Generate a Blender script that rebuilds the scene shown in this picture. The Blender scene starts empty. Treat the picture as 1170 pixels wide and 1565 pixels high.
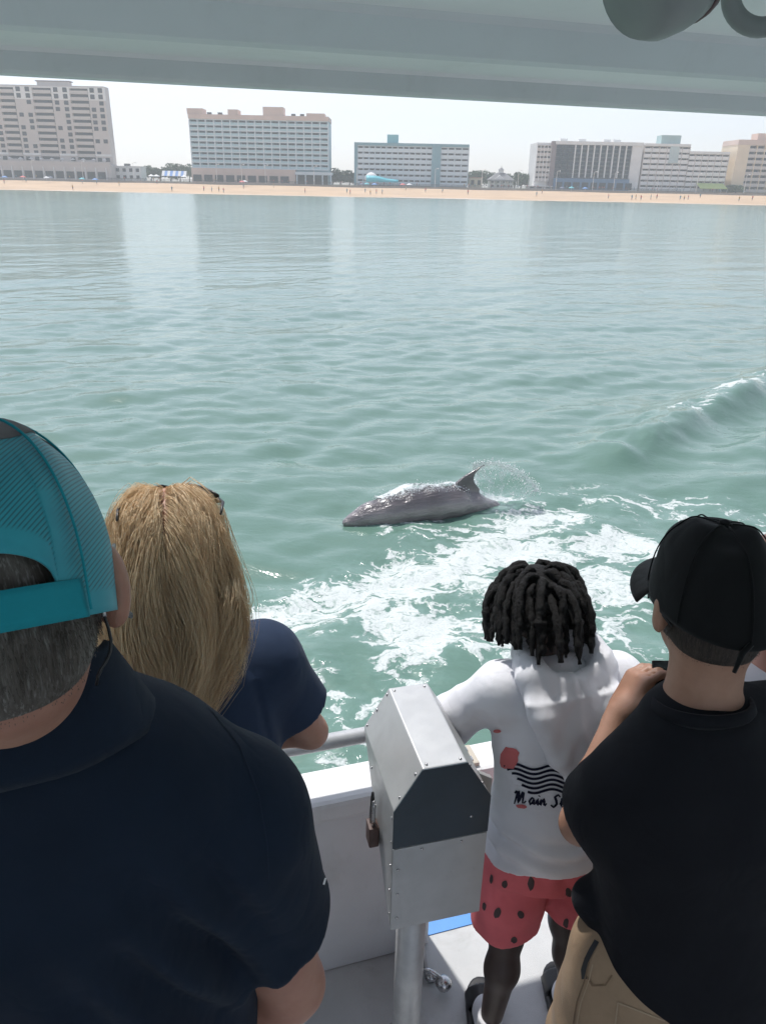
import bpy, bmesh, math, random
import numpy as np
from mathutils import Vector, Matrix

# ------------------------------------------------------------------ camera, sky, sun, exposure
SC = bpy.context.scene
COL = SC.collection
F_PX, CX, CY = 1150.0, 585.0, 782.5          # photograph is 1170 x 1565
TH, RO = math.radians(23.5), math.radians(1.17)
CAM = np.array([0.0, 0.0, 3.8])              # metres above the water
FW = np.array([0, math.cos(TH), -math.sin(TH)])
R0 = np.array([1.0, 0, 0]); U0 = np.array([0, math.sin(TH), math.cos(TH)])
RR = math.cos(RO) * R0 + math.sin(RO) * U0
UU = -math.sin(RO) * R0 + math.cos(RO) * U0
cd = bpy.data.cameras.new('camera')
cd.sensor_fit = 'VERTICAL'; cd.sensor_height = 24.0; cd.sensor_width = 24.0
cd.lens = 24.0 * F_PX / 1565.0
cd.clip_start = 0.02; cd.clip_end = 5000
cam = bpy.data.objects.new('camera', cd); COL.objects.link(cam)
M = Matrix.Identity(4)
for i in range(3):
    M[i][0], M[i][1], M[i][2], M[i][3] = RR[i], UU[i], -FW[i], CAM[i]
cam.matrix_world = M
SC.camera = cam

SUN_EL, SUN_AZ = math.radians(63), math.radians(-30)     # azimuth clockwise from +Y
W = bpy.data.worlds.new('World'); SC.world = W; W.use_nodes = True
nt = W.node_tree; nt.nodes.clear()
sky = nt.nodes.new('ShaderNodeTexSky'); sky.sky_type = 'NISHITA'; sky.sun_disc = False
sky.sun_elevation = SUN_EL; sky.sun_rotation = SUN_AZ
sky.altitude = 0; sky.air_density = 1.0; sky.dust_density = 0.8; sky.ozone_density = 1.0
hsv = nt.nodes.new('ShaderNodeHueSaturation'); hsv.inputs['Saturation'].default_value = 0.45
hsv.inputs['Value'].default_value = 1.0
bg = nt.nodes.new('ShaderNodeBackground'); bg.inputs[1].default_value = 0.082
wo = nt.nodes.new('ShaderNodeOutputWorld')
tint = nt.nodes.new('ShaderNodeMix'); tint.data_type = 'RGBA'; tint.blend_type = 'MULTIPLY'; tint.inputs[0].default_value = 1.0; tint.inputs[7].default_value = (0.968, 0.966, 1.035, 1)   # pale haze over the blue
nt.links.new(sky.outputs[0], hsv.inputs['Color']); nt.links.new(hsv.outputs[0], tint.inputs[6]); nt.links.new(tint.outputs[2], bg.inputs[0])
nt.links.new(bg.outputs[0], wo.inputs[0])

sd = bpy.data.lights.new('sun', 'SUN'); sd.energy = 2.0; sd.angle = math.radians(2.0)
sd.color = (1.0, 0.97, 0.925)
sun = bpy.data.objects.new('sun', sd); COL.objects.link(sun)
sdir = Vector((math.sin(SUN_AZ) * math.cos(SUN_EL), math.cos(SUN_AZ) * math.cos(SUN_EL), math.sin(SUN_EL)))
sun.rotation_euler = sdir.to_track_quat('Z', 'Y').to_euler()
sun.location = (0, 40, 60)

SC.view_settings.view_transform = 'Standard'; SC.view_settings.look = 'None'
SC.view_settings.gamma = 1.0; SC.view_settings.exposure = 1.05
SC.view_settings.use_curve_mapping = False
SC.cycles.use_denoising = True
SC.cycles.max_bounces = 7; SC.cycles.diffuse_bounces = 4; SC.cycles.glossy_bounces = 3
SC.cycles.use_adaptive_sampling = True; SC.cycles.adaptive_threshold = 0.02
SC.cycles.transparent_max_bounces = 16; SC.cycles.volume_bounces = 1
SC.cycles.caustics_reflective = False; SC.cycles.caustics_refractive = False
SC.cycles.sample_clamp_indirect = 6.0

# ------------------------------------------------------------------ pixel -> place
def ray(px, py):
    v = FW * F_PX + RR * (px - CX) + UU * (CY - py)
    return v / np.linalg.norm(v)
def at_z(px, py, z): d = ray(px, py); return CAM + d * ((z - CAM[2]) / d[2])
def at_y(px, py, y): d = ray(px, py); return CAM + d * (y / d[1])
def at_r(px, py, r): return CAM + ray(px, py) * r

# ------------------------------------------------------------------ objects and tags
def link(name, me, mat=None, parent=None, loc=None, rotz=None):
    o = bpy.data.objects.new(name, me); COL.objects.link(o)
    if mat is not None and me is not None and len(me.materials) == 0: me.materials.append(mat)
    if parent is not None: o.parent = parent
    if loc is not None: o.location = loc
    if rotz is not None: o.rotation_euler = (0, 0, rotz)
    return o
def tag(o, label=None, cat=None, group=None, kind=None):
    if label: o['label'] = label
    if cat: o['category'] = cat
    if group: o['group'] = group
    if kind: o['kind'] = kind
    return o
def empty(name, loc=(0, 0, 0), rotz=0.0):
    o = bpy.data.objects.new(name, None); COL.objects.link(o)
    o.location = loc; o.rotation_euler = (0, 0, rotz); o.empty_display_size = 0.1
    return o

class MB:
    """collects quads / tris for one mesh"""
    def __init__(s): s.v = []; s.f = []; s.m = []
    def add(s, vs, fs, mi=0):
        b = len(s.v); s.v.extend([tuple(map(float, v)) for v in vs])
        for f in fs: s.f.append([b + i for i in f]); s.m.append(mi)
        return s
    def box(s, x0, x1, y0, y1, z0, z1, mi=0):
        return s.add([(x0,y0,z0),(x1,y0,z0),(x1,y1,z0),(x0,y1,z0),(x0,y0,z1),(x1,y0,z1),(x1,y1,z1),(x0,y1,z1)],
                     [(0,3,2,1),(4,5,6,7),(0,1,5,4),(1,2,6,5),(2,3,7,6),(3,0,4,7)], mi)
    def prism(s, poly, axis_a, axis_b, axis_c, origin, c0, c1, mi=0):
        """poly in (a,b), extruded along c"""
        a, b, c, o = map(np.asarray, (axis_a, axis_b, axis_c, origin))
        n = len(poly)
        vs = [o + a*p[0] + b*p[1] + c*c0 for p in poly] + [o + a*p[0] + b*p[1] + c*c1 for p in poly]
        fs = [tuple(range(n))[::-1], tuple(range(n, 2*n))] + [(i, (i+1) % n, n + (i+1) % n, n + i) for i in range(n)]
        return s.add(vs, fs, mi)
    def tube(s, pts, r, seg=10, mi=0, caps=True):
        pts = [np.asarray(p, float) for p in pts]; n = len(pts)
        rs = [r] * n if np.isscalar(r) else list(r)
        up = None; b = len(s.v)
        for i in range(n):
            t = pts[min(i+1, n-1)] - pts[max(i-1, 0)]; t = t / (np.linalg.norm(t) + 1e-12)
            if up is None:
                up = np.array([0, 0, 1.0]) if abs(t[2]) < 0.9 else np.array([1.0, 0, 0])
            u = up - t * (up @ t); u /= np.linalg.norm(u) + 1e-12; w = np.cross(t, u); up = u
            for k in range(seg):
                a = 2 * math.pi * k / seg
                s.v.append(tuple(pts[i] + rs[i] * (math.cos(a) * u + math.sin(a) * w)))
        for i in range(n - 1):
            for k in range(seg):
                k2 = (k + 1) % seg
                s.f.append([b + i*seg + k, b + i*seg + k2, b + (i+1)*seg + k2, b + (i+1)*seg + k]); s.m.append(mi)
        if caps:
            s.f.append([b + k for k in range(seg)][::-1]); s.m.append(mi)
            s.f.append([b + (n-1)*seg + k for k in range(seg)]); s.m.append(mi)
        return s
    def lathe(s, prof, seg=16, c=(0, 0, 0), mi=0):
        b = len(s.v)
        for r, z in prof:
            for k in range(seg):
                a = 2*math.pi*k/seg; s.v.append((c[0]+r*math.cos(a), c[1]+r*math.sin(a), c[2]+z))
        for i in range(len(prof)-1):
            for k in range(seg):
                k2 = (k+1) % seg
                s.f.append([b+i*seg+k, b+i*seg+k2, b+(i+1)*seg+k2, b+(i+1)*seg+k]); s.m.append(mi)
        s.f.append([b+k for k in range(seg)][::-1]); s.m.append(mi)
        s.f.append([b+(len(prof)-1)*seg+k for k in range(seg)]); s.m.append(mi)
        return s
    def mesh(s, name, smooth=False, bevel=0.0):
        me = bpy.data.meshes.new(name); me.from_pydata(s.v, [], s.f)
        if any(s.m): me.polygons.foreach_set('material_index', s.m)
        bm = bmesh.new(); bm.from_mesh(me)
        if bevel > 0:
            bmesh.ops.remove_doubles(bm, verts=bm.verts, dist=1e-5)
            es = [e for e in bm.edges if len(e.link_faces) == 2 and e.calc_face_angle() > 0.5]
            bmesh.ops.bevel(bm, geom=es, offset=bevel, segments=2, profile=0.6, affect='EDGES', clamp_overlap=True)
        bmesh.ops.recalc_face_normals(bm, faces=bm.faces)
        bm.to_mesh(me); bm.free()
        if smooth: me.polygons.foreach_set('use_smooth', [True] * len(me.polygons))
        me.update(); return me
    def build(s, name, mat, parent=None, smooth=False, bevel=0.0, loc=None, rotz=None):
        me = s.mesh(name, smooth, bevel)
        for m in (mat if isinstance(mat, (list, tuple)) else [mat]): me.materials.append(m)
        return link(name, me, None, parent, loc, rotz)

def np_mesh(name, v, f, smooth=True):
    v = np.ascontiguousarray(v, dtype=np.float32); f = np.ascontiguousarray(f, dtype=np.int32)
    me = bpy.data.meshes.new(name)
    me.vertices.add(len(v)); me.vertices.foreach_set('co', v.ravel())
    k = f.shape[1]
    me.loops.add(f.size); me.loops.foreach_set('vertex_index', f.ravel())
    me.polygons.add(len(f)); me.polygons.foreach_set('loop_start', np.arange(0, f.size, k, dtype=np.int32))
    me.polygons.foreach_set('loop_total', np.full(len(f), k, dtype=np.int32))
    me.update(calc_edges=True)
    if smooth: me.polygons.foreach_set('use_smooth', np.ones(len(f), dtype=bool))
    return me

# ------------------------------------------------------------------ materials
def nmat(name):
    m = bpy.data.materials.new(name); m.use_nodes = True
    return m, m.node_tree, m.node_tree.nodes['Principled BSDF']
def N(t, typ, **kw):
    n = t.nodes.new(typ)
    for k, v in kw.items(): setattr(n, k, v)
    return n
def noise(t, vec, scale, detail=3, rough=0.55, dist=0.0):
    n = N(t, 'ShaderNodeTexNoise'); n.inputs['Scale'].default_value = scale
    n.inputs['Detail'].default_value = detail; n.inputs['Roughness'].default_value = rough
    n.inputs['Distortion'].default_value = dist
    if vec is not None: t.links.new(vec, n.inputs['Vector'])
    return n
def mth(t, op, a, b=None, c=None, clamp=False):
    n = N(t, 'ShaderNodeMath', operation=op, use_clamp=clamp)
    for i, x in enumerate((a, b, c)):
        if x is None: continue
        if isinstance(x, (int, float)): n.inputs[i].default_value = x
        else: t.links.new(x, n.inputs[i])
    return n.outputs[0]
def mapr(t, v, a, b, c=0.0, d=1.0, smooth=True):
    n = N(t, 'ShaderNodeMapRange', interpolation_type='SMOOTHSTEP' if smooth else 'LINEAR')
    n.clamp = True if not smooth else n.clamp
    t.links.new(v, n.inputs[0])
    for i, x in zip((1, 2, 3, 4), (a, b, c, d)): n.inputs[i].default_value = x
    return n.outputs[0]
def mixc(t, fac, a, b, blend='MIX'):
    n = N(t, 'ShaderNodeMix', data_type='RGBA', blend_type=blend)
    if isinstance(fac, (int, float)): n.inputs[0].default_value = fac
    else: t.links.new(fac, n.inputs[0])
    for i, x in ((6, a), (7, b)):
        if isinstance(x, (tuple, list)): n.inputs[i].default_value = (*x[:3], 1)
        else: t.links.new(x, n.inputs[i])
    return n.outputs[2]
def bump(t, h, strength, dist, b=None):
    n = N(t, 'ShaderNodeBump'); n.inputs['Strength'].default_value = strength
    n.inputs['Distance'].default_value = dist; t.links.new(h, n.inputs['Height'])
    if b is not None: t.links.new(b.outputs[1] if hasattr(b, 'outputs') and 'Normal' in b.outputs else b, n.inputs['Normal'])
    return n.outputs[0]
def surf(name, col, rough=0.6, var=0.12, vscale=4.0, bscale=0.0, bdist=0.002, bstr=0.4, metal=0.0, spec=0.5, col2=None, sheen=0.0, coat=0.0, dirt=0.0):
    """plain procedural surface: colour with slow and fine variation, optional fine relief"""
    m, t, b = nmat(name)
    tc = N(t, 'ShaderNodeTexCoord').outputs['Object']
    n1 = noise(t, tc, vscale, 5, 0.6)
    c2 = col2 if col2 else tuple(c * (1 - var) for c in col)
    f = mapr(t, n1.outputs['Fac'], 0.32, 0.68)
    cc = mixc(t, f, col, c2)
    if dirt > 0:      # scuffs, salt film and grime
        mpd = N(t, 'ShaderNodeMapping'); mpd.inputs['Scale'].default_value = (1, 1, .45); t.links.new(tc, mpd.inputs['Vector'])
        d1 = mapr(t, noise(t, mpd.outputs[0], 5.0, 9, 0.72, 0.6).outputs['Fac'], 0.50, 0.74); d2 = mapr(t, noise(t, tc, 70.0, 4, 0.7).outputs['Fac'], 0.60, 0.78)
        cc = mixc(t, mth(t, 'MULTIPLY', d1, dirt), cc, tuple(c * .55 for c in (col[0], col[1] * .96, col[2] * .88)))
        cc = mixc(t, mth(t, 'MULTIPLY', d2, dirt * .8), cc, tuple(c * .6 for c in col))
    t.links.new(cc, b.inputs['Base Color'])
    rn = noise(t, tc, vscale * 3.1, 3)
    t.links.new(mapr(t, rn.outputs['Fac'], 0.25, 0.75, max(0.02, rough * 0.85), min(1, rough * 1.15)), b.inputs['Roughness'])
    b.inputs['Metallic'].default_value = metal; b.inputs['Specular IOR Level'].default_value = spec
    if sheen: b.inputs['Sheen Weight'].default_value = sheen; b.inputs['Sheen Roughness'].default_value = 0.5
    if coat: b.inputs['Coat Weight'].default_value = coat
    if bscale > 0:
        t.links.new(bump(t, noise(t, tc, bscale, 4).outputs['Fac'], bstr, bdist), b.inputs['Normal'])
    return m

# ------------------------------------------------------------------ numpy noise and distance-field modelling
_rs = np.random.RandomState(7)
_LAT = _rs.rand(64, 64, 64).astype(np.float32)
def vnoise(p):
    p = np.asarray(p, np.float32); i = np.floor(p).astype(np.int32); f = p - i
    f = f * f * (3 - 2 * f); a = i & 63; b = (i + 1) & 63
    x0, y0, z0, x1, y1, z1 = a[:, 0], a[:, 1], a[:, 2], b[:, 0], b[:, 1], b[:, 2]
    fx, fy, fz = f[:, 0], f[:, 1], f[:, 2]
    L = _LAT
    c00 = L[x0, y0, z0] * (1 - fx) + L[x1, y0, z0] * fx; c10 = L[x0, y1, z0] * (1 - fx) + L[x1, y1, z0] * fx
    c01 = L[x0, y0, z1] * (1 - fx) + L[x1, y0, z1] * fx; c11 = L[x0, y1, z1] * (1 - fx) + L[x1, y1, z1] * fx
    return ((c00 * (1 - fy) + c10 * fy) * (1 - fz) + (c01 * (1 - fy) + c11 * fy) * fz) * 2 - 1
def V(*a): return np.array(a, dtype=np.float64)
def nz(v): v = np.asarray(v, float); return v / np.linalg.norm(v)
def smin(a, b, k):
    h = np.maximum(k - np.abs(a - b), 0) / k
    return np.minimum(a, b) - h * h * k * 0.25
def smax(a, b, k): return -smin(-a, -b, k)
def cone(p, a, b, ra, rb):
    a = np.asarray(a, np.float32); ab = np.asarray(b, np.float32) - a
    t = np.clip(((p - a) @ ab) / (ab @ ab + 1e-12), 0, 1)
    q = p - a - t[:, None] * ab
    return np.sqrt(np.einsum('ij,ij->i', q, q)) - (ra + (rb - ra) * t)
def chain(p, pts, rs, k=0.012):
    d = None
    for i in range(len(pts) - 1):
        c = cone(p, pts[i], pts[i + 1], rs[i], rs[i + 1])
        d = c if d is None else smin(d, c, k)
    return d
def ell(p, c, r, fr=None):
    q = p - np.asarray(c, np.float32)
    if fr is not None: q = q @ np.asarray(fr, np.float32).T      # rows of fr = local axes
    r = np.asarray(r, np.float32)
    k0 = np.sqrt(((q / r) ** 2).sum(1)); k1 = np.sqrt(((q / (r * r)) ** 2).sum(1)) + 1e-9
    return k0 * (k0 - 1) / k1
def rbox(p, c, h, rad, fr=None):
    q = p - np.asarray(c, np.float32)
    if fr is not None: q = q @ np.asarray(fr, np.float32).T
    q = np.abs(q) - (np.asarray(h, np.float32) - rad)
    return np.sqrt((np.maximum(q, 0) ** 2).sum(1)) + np.minimum(q.max(1), 0) - rad
def plane(p, c, n): return (p - np.asarray(c, np.float32)) @ np.asarray(nz(n), np.float32)
def loft(p, a, b, side, keys, ex=2.4):
    """tube of super-elliptic sections along a->b; keys (t, rx, ry, oy); side = local x"""
    a = np.asarray(a, float); ax = np.asarray(b, float) - a; L = np.linalg.norm(ax); ax /= L
    sx = nz(np.asarray(side, float) - ax * (np.asarray(side, float) @ ax)); sy = np.cross(ax, sx)
    q = p - a.astype(np.float32)
    t = (q @ ax.astype(np.float32)) / L; x = q @ sx.astype(np.float32); y = q @ sy.astype(np.float32)
    K = np.array(keys, float); tc = np.clip(t, K[0, 0], K[-1, 0])
    rx = np.interp(tc, K[:, 0], K[:, 1]); ry = np.interp(tc, K[:, 0], K[:, 2]); oy = np.interp(tc, K[:, 0], K[:, 3])
    g = ((np.abs(x) / rx) ** ex + (np.abs(y - oy) / ry) ** ex) ** (1 / ex)
    d = (g - 1) * np.minimum(rx, ry)
    e = np.maximum(K[0, 0] - t, t - K[-1, 0]) * L
    return np.where(e > 0, np.sqrt(np.maximum(d, 0) ** 2 + e * e) , np.maximum(d, e)).astype(np.float32)

def sdf_mesh(name, fn, lo, hi, h, relax=1):
    """naive surface nets of fn(points)<0, evaluated sparsely"""
    B = 4
    lo = np.asarray(lo, float) - 2 * h; hi = np.asarray(hi, float) + 2 * h
    nb = np.ceil((hi - lo) / (h * B)).astype(int); n = nb * B
    bx = [lo[i] + (np.arange(nb[i]) * B + (B - 1) / 2) * h for i in range(3)]
    G = np.stack(np.meshgrid(*bx, indexing='ij'), -1).reshape(-1, 3).astype(np.float32)
    cv = np.concatenate([fn(c) for c in np.array_split(G, max(1, len(G) // 200000))])
    act = np.abs(cv) < h * B * 1.45
    val = np.repeat(np.repeat(np.repeat(cv.reshape(nb), B, 0), B, 1), B, 2).astype(np.float32)
    ai = np.argwhere(act.reshape(nb))
    off = np.stack(np.meshgrid(*[np.arange(B)] * 3, indexing='ij'), -1).reshape(-1, 3)
    for ch in np.array_split(ai, max(1, len(ai) // 4000)):
        idx = (ch[:, None, :] * B + off[None]).reshape(-1, 3)
        pts = (lo + idx * h).astype(np.float32)
        val[idx[:, 0], idx[:, 1], idx[:, 2]] = fn(pts)
    s = val < 0
    cor = [s[i:n[0]-1+i, j:n[1]-1+j, k:n[2]-1+k] for i in (0, 1) for j in (0, 1) for k in (0, 1)]
    sm = sum(c.astype(np.int8) for c in cor); mixed = (sm > 0) & (sm < 8)
    cells = np.argwhere(mixed); cid = np.full(mixed.shape, -1, np.int32); cid[tuple(cells.T)] = np.arange(len(cells))
    acc = np.zeros((len(cells), 3), np.float32); cnt = np.zeros(len(cells), np.float32)
    C8 = [np.array(c) for c in ((0,0,0),(1,0,0),(0,1,0),(1,1,0),(0,0,1),(1,0,1),(0,1,1),(1,1,1))]
    for a in range(8):
        for b in range(a + 1, 8):
            if np.abs(C8[a] - C8[b]).sum() != 1: continue
            va = val[tuple((cells + C8[a]).T)]; vb = val[tuple((cells + C8[b]).T)]
            x = (va < 0) != (vb < 0)
            tt = np.where(x, va / np.where(x, va - vb, 1), 0)[:, None]
            acc += np.where(x[:, None], C8[a] + tt * (C8[b] - C8[a]), 0); cnt += x
    vv = lo + (cells + acc / np.maximum(cnt, 1)[:, None]) * h
    qs = []
    for ax in range(3):
        sl0 = [slice(None)] * 3; sl1 = [slice(None)] * 3
        sl0[ax] = slice(0, -1); sl1[ax] = slice(1, None)
        e = np.argwhere(s[tuple(sl0)] != s[tuple(sl1)])
        u, w = [(1, 2), (2, 0), (0, 1)][ax]
        ok = (e[:, u] > 0) & (e[:, w] > 0) & (e[:, u] < mixed.shape[u]) & (e[:, w] < mixed.shape[w]); e = e[ok]
        du = np.zeros(3, int); du[u] = 1; dw = np.zeros(3, int); dw[w] = 1
        q = np.stack([cid[tuple((e - o).T)] for o in (du + dw, dw, 0 * du, du)], 1)
        flip = ~s[tuple(e.T)]
        q[flip] = q[flip][:, ::-1]; qs.append(q[(q >= 0).all(1)])
    q = np.concatenate(qs)
    for _ in range(relax):
        ad = np.zeros_like(vv); dg = np.zeros(len(vv))
        for i in range(4):
            for j in (1, 3):
                np.add.at(ad, q[:, i], vv[q[:, (i + j) % 4]]); np.add.at(dg, q[:, i], 1)
        vv = vv * 0.5 + 0.5 * ad / np.maximum(dg, 1)[:, None]
    return vv, q
def sdf_obj(name, fn, lo, hi, h, mat, base, parent=None, relax=1):
    vv, q = sdf_mesh(name, fn, lo, hi, h, relax)
    me = np_mesh(name, vv - np.asarray(base), q); me.materials.append(mat)
    o = link(name, me, None, parent)
    if parent is None: o.location = tuple(base)
    return o
# ------------------------------------------------------------------ water
rng = np.random.RandomState(11)
def seg_field(x, y, pts, widths, dens):
    """soft band along a polyline given in photograph pixels, laid on the water plane"""
    P = [at_z(px, py, 0)[:2] for px, py in pts]; out = np.zeros_like(x)
    for i in range(len(P) - 1):
        a, b = P[i], P[i + 1]; ab = b - a; L2 = ab @ ab
        t = np.clip(((x - a[0]) * ab[0] + (y - a[1]) * ab[1]) / L2, 0, 1)
        d = np.hypot(x - a[0] - t * ab[0], y - a[1] - t * ab[1])
        w = 1.18 * (widths[i] + (widths[i + 1] - widths[i]) * t); g = dens[i] + (dens[i + 1] - dens[i]) * t
        out = np.maximum(out, g * np.exp(-(d / w) ** 2.4))
    return out
WAKE = [  # pixels, half widths (m), foam density
    ([(300, 985), (385, 965), (480, 930), (580, 905), (680, 880), (760, 850), (800, 815), (850, 785), (920, 768)], [.3, .42, .48, .55, .6, .6, .55, .5, .4], [.75, .95, 1., 1., 1., 1., .95, .8, .55]),
    ([(560, 920), (630, 960), (625, 1030), (610, 1090)], [.45, .42, .3, .2], [.95, .9, .75, .5]),
    ([(700, 900), (760, 960), (790, 1000)], [.5, .5, .3], [.85, .7, .5]),
    ([(770, 850), (880, 880), (970, 900), (1060, 880), (1170, 860), (1300, 850)], [.6, .6, .5, .5, .5, .5], [.95, .9, .85, .7, .6, .5]),
    ([(900, 830), (960, 830), (1010, 850)], [.4, .4, .3], [.85, .95, .8]),
    ([(860, 780), (960, 775), (1060, 785), (1170, 805), (1320, 830)], [.5, .6, .65, .6, .6], [.6, .6, .55, .58, .5]),
    ([(860, 900), (930, 960), (1000, 1000), (1080, 1050)], [.4, .4, .35, .3], [.7, .6, .5, .5]),
    ([(400, 1000), (470, 1050), (540, 1090), (520, 1170), (500, 1300)], [.35, .35, .3, .3, .3], [.62, .52, .55, .5, .5]),
    ([(600, 815), (680, 812), (760, 800)], [.22, .25, .2], [.42, .5, .45]),
    ([(532, 804), (580, 806), (640, 800), (700, 784), (742, 770)], [.05, .06, .07, .08, .1], [.5, .62, .66, .7, .8]),
    ([(690, 770), (740, 762), (775, 758)], [.10, .14, .1], [.85, .9, .7]),
    ([(1050, 645), (1110, 612), (1170, 588), (1260, 545)], [.12, .22, .28, .3], [.5, .75, .7, .7]),
    ([(975, 655), (1050, 632)], [.09, .1], [.45, .5]),
]
def foam_density(x, y):
    f = np.zeros_like(x)
    for pts, w, g in WAKE: f = np.maximum(f, seg_field(x, y, pts, w, g))
    return f
WV = []
for i in range(70):
    lam = 0.45 * (12.0 / 0.45) ** rng.rand()
    th = math.radians(-75 + rng.randn() * 34)
    WV.append((lam, math.cos(th), math.sin(th), 0.0032 * lam ** 0.48 * (0.5 + rng.rand()), rng.rand() * 6.28))
CREST = [at_z(px, py, 0)[:2] for px, py in ((905, 718), (960, 700), (1040, 655), (1110, 622), (1170, 592), (1300, 525), (1500, 440))]
def crest(x, y, off=0.0):
    best = np.full_like(x, 1e9); sd = np.zeros_like(x); tt = np.zeros_like(x)
    for i in range(len(CREST) - 1):
        a, b = CREST[i], CREST[i + 1]; ab = b - a; L = np.hypot(*ab); u = ab / L
        s = np.clip((x - a[0]) * u[0] + (y - a[1]) * u[1], 0, L)
        dx = x - a[0] - s * u[0]; dy = y - a[1] - s * u[1]; d = np.hypot(dx, dy)
        sg = dx * u[1] - dy * u[0]                      # positive on the boat's side
        m = d < best; best = np.where(m, d, best); sd = np.where(m, np.where(sg > 0, d, -d), sd); tt = np.where(m, i + s / L, tt)
    return sd - off, tt
def water_height(x, y, r, foam):
    z = np.zeros_like(x)
    for lam, cx, cy, a, ph in WV:
        fade = np.clip((lam / (r * 0.0075)) * 0.5 - 0.6, 0, 1) * np.clip(1.15 - r / 60, 0.35, 1)
        k = 2 * math.pi / lam; arg = k * (x * cx + y * cy) + ph + 0.8 * np.sin(0.37 * k * (x * cy - y * cx) + ph * 3)
        z += fade * a * (np.sin(arg) + 0.25 * np.cos(2 * arg))
    s, tt = crest(x, y)
    hgt = 0.28 * np.clip(tt / 1.2 + 0.4, 0, 1) * (1 + 0.16 * np.sin(tt * 4.1) + 0.07 * np.sin(tt * 9.7 + 1))
    prof = np.where(s > 0, np.exp(-(s / 0.33) ** 2), np.exp(-(s / 0.75) ** 2))
    z += hgt * prof * (best_end(x, y))
    z += 0.10 * np.exp(-((s - 1.5) / 0.5) ** 2) * np.clip(tt / 1.0, 0, 1) * best_end(x, y)
    z -= 0.05 * np.exp(-((s - 0.8) / 0.4) ** 2) * np.clip(tt / 1.0, 0, 1)
    cm = prof * best_end(x, y) * np.clip(tt, 0, 1); pc_ = np.stack([(x + y) * 1.6, (y - x) * 4.2, x * 0 + 1.1], 1)
    z += cm * (0.030 * vnoise(pc_) + 0.016 * vnoise(pc_ * 2.4) + 0.008 * vnoise(pc_ * 5.0))
    p = np.stack([x * 2.2, y * 2.2, x * 0 + 3.3], 1)
    z += foam * (0.05 * vnoise(p) + 0.03 * vnoise(p * 2.3) + 0.012 * vnoise(p * 5.1))
    return z
def best_end(x, y):
    a = CREST[0]; d = np.hypot(x - a[0], y - a[1])
    u = nz(CREST[1] - CREST[0]); s = (x - a[0]) * u[0] + (y - a[1]) * u[1]
    return np.clip(1 + (s - 1.2) / 2.0, 0, 1) ** 1.5
nr, na = 760, 700
rr = 1.8 * (480 / 1.8) ** np.linspace(0, 1, nr)
uu = np.linspace(-1, 1, na); aa = np.radians(29) * uu + np.radians(151) * uu ** 9
RG, AG = np.meshgrid(rr, aa, indexing='ij')
X = (RG * np.sin(AG)).ravel(); Y = (RG * np.cos(AG)).ravel(); RF = RG.ravel()
FO = np.zeros_like(X); near = RF < 26
FO[near] = foam_density(X[near], Y[near])
Z = water_height(X, Y, RF, FO)
Z *= np.clip((275 - Y) / 25, 0.15, 1)
ii = np.arange(nr * na).reshape(nr, na)
q = np.stack([ii[:-1, :-1], ii[:-1, 1:], ii[1:, 1:], ii[1:, :-1]], -1).reshape(-1, 4)[:, ::-1]
me = np_mesh('water', np.stack([X, Y, Z], 1), q)
at = me.attributes.new('foam', 'FLOAT', 'POINT'); at.data.foreach_set('value', FO.astype(np.float32))
m, t, b = nmat('sea_water')
tc = N(t, 'ShaderNodeTexCoord').outputs['Object']
att = N(t, 'ShaderNodeAttribute', attribute_name='foam').outputs['Fac']
# lacy foam: ridged and cellular patterns on warped coordinates
wn = noise(t, tc, 1.3, 3); wn2 = noise(t, tc, 5.0, 3)
wv = N(t, 'ShaderNodeVectorMath', operation='MULTIPLY_ADD'); t.links.new(wn.outputs['Color'], wv.inputs[0]); wv.inputs[1].default_value = (1.1, 1.1, 0); t.links.new(tc, wv.inputs[2])
wv2 = N(t, 'ShaderNodeVectorMath', operation='MULTIPLY_ADD'); t.links.new(wn2.outputs['Color'], wv2.inputs[0]); wv2.inputs[1].default_value = (.22, .22, 0); t.links.new(wv.outputs[0], wv2.inputs[2])
rot = N(t, 'ShaderNodeMapping'); rot.inputs['Rotation'].default_value = (0, 0, math.radians(-20)); rot.inputs['Scale'].default_value = (0.62, 1.25, 0.0)
t.links.new(wv2.outputs[0], rot.inputs['Vector'])
vec = rot.outputs[0]
def ridge(scale, det):
    n = noise(t, vec, scale, det, 0.55)
    return mth(t, 'SUBTRACT', 1.0, mth(t, 'MULTIPLY', mth(t, 'ABSOLUTE', mth(t, 'SUBTRACT', n.outputs['Fac'], 0.5)), 5.0), clamp=True)
r1 = ridge(1.9, 2); r2 = ridge(4.6, 3)
vo = N(t, 'ShaderNodeTexVoronoi', feature='DISTANCE_TO_EDGE'); vo.inputs['Scale'].default_value = 3.4; t.links.new(vec, vo.inputs['Vector'])
ve = mapr(t, vo.outputs['Distance'], 0.0, 0.22, 1.0, 0.0)
big = noise(t, vec, 1.05, 4, 0.6).outputs['Fac']; fine = noise(t, tc, 26, 3).outputs['Fac']
pat = mth(t, 'ADD', mth(t, 'MULTIPLY', r1, 0.30), mth(t, 'MULTIPLY', r2, 0.30))
pat = mth(t, 'ADD', pat, mth(t, 'MULTIPLY', ve, 0.24))
pat = mth(t, 'ADD', pat, mth(t, 'MULTIPLY', mth(t, 'SUBTRACT', big, 0.5), 1.75))
pat = mth(t, 'ADD', pat, mth(t, 'MULTIPLY', mth(t, 'SUBTRACT', fine, 0.5), 0.45))
pat = mth(t, 'ADD', pat, mth(t, 'MULTIPLY', mth(t, 'SUBTRACT', noise(t, vec, 7.5, 3).outputs['Fac'], 0.5), 0.8))
raw = mth(t, 'ADD', pat, mth(t, 'MULTIPLY', att, 0.86))
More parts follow.
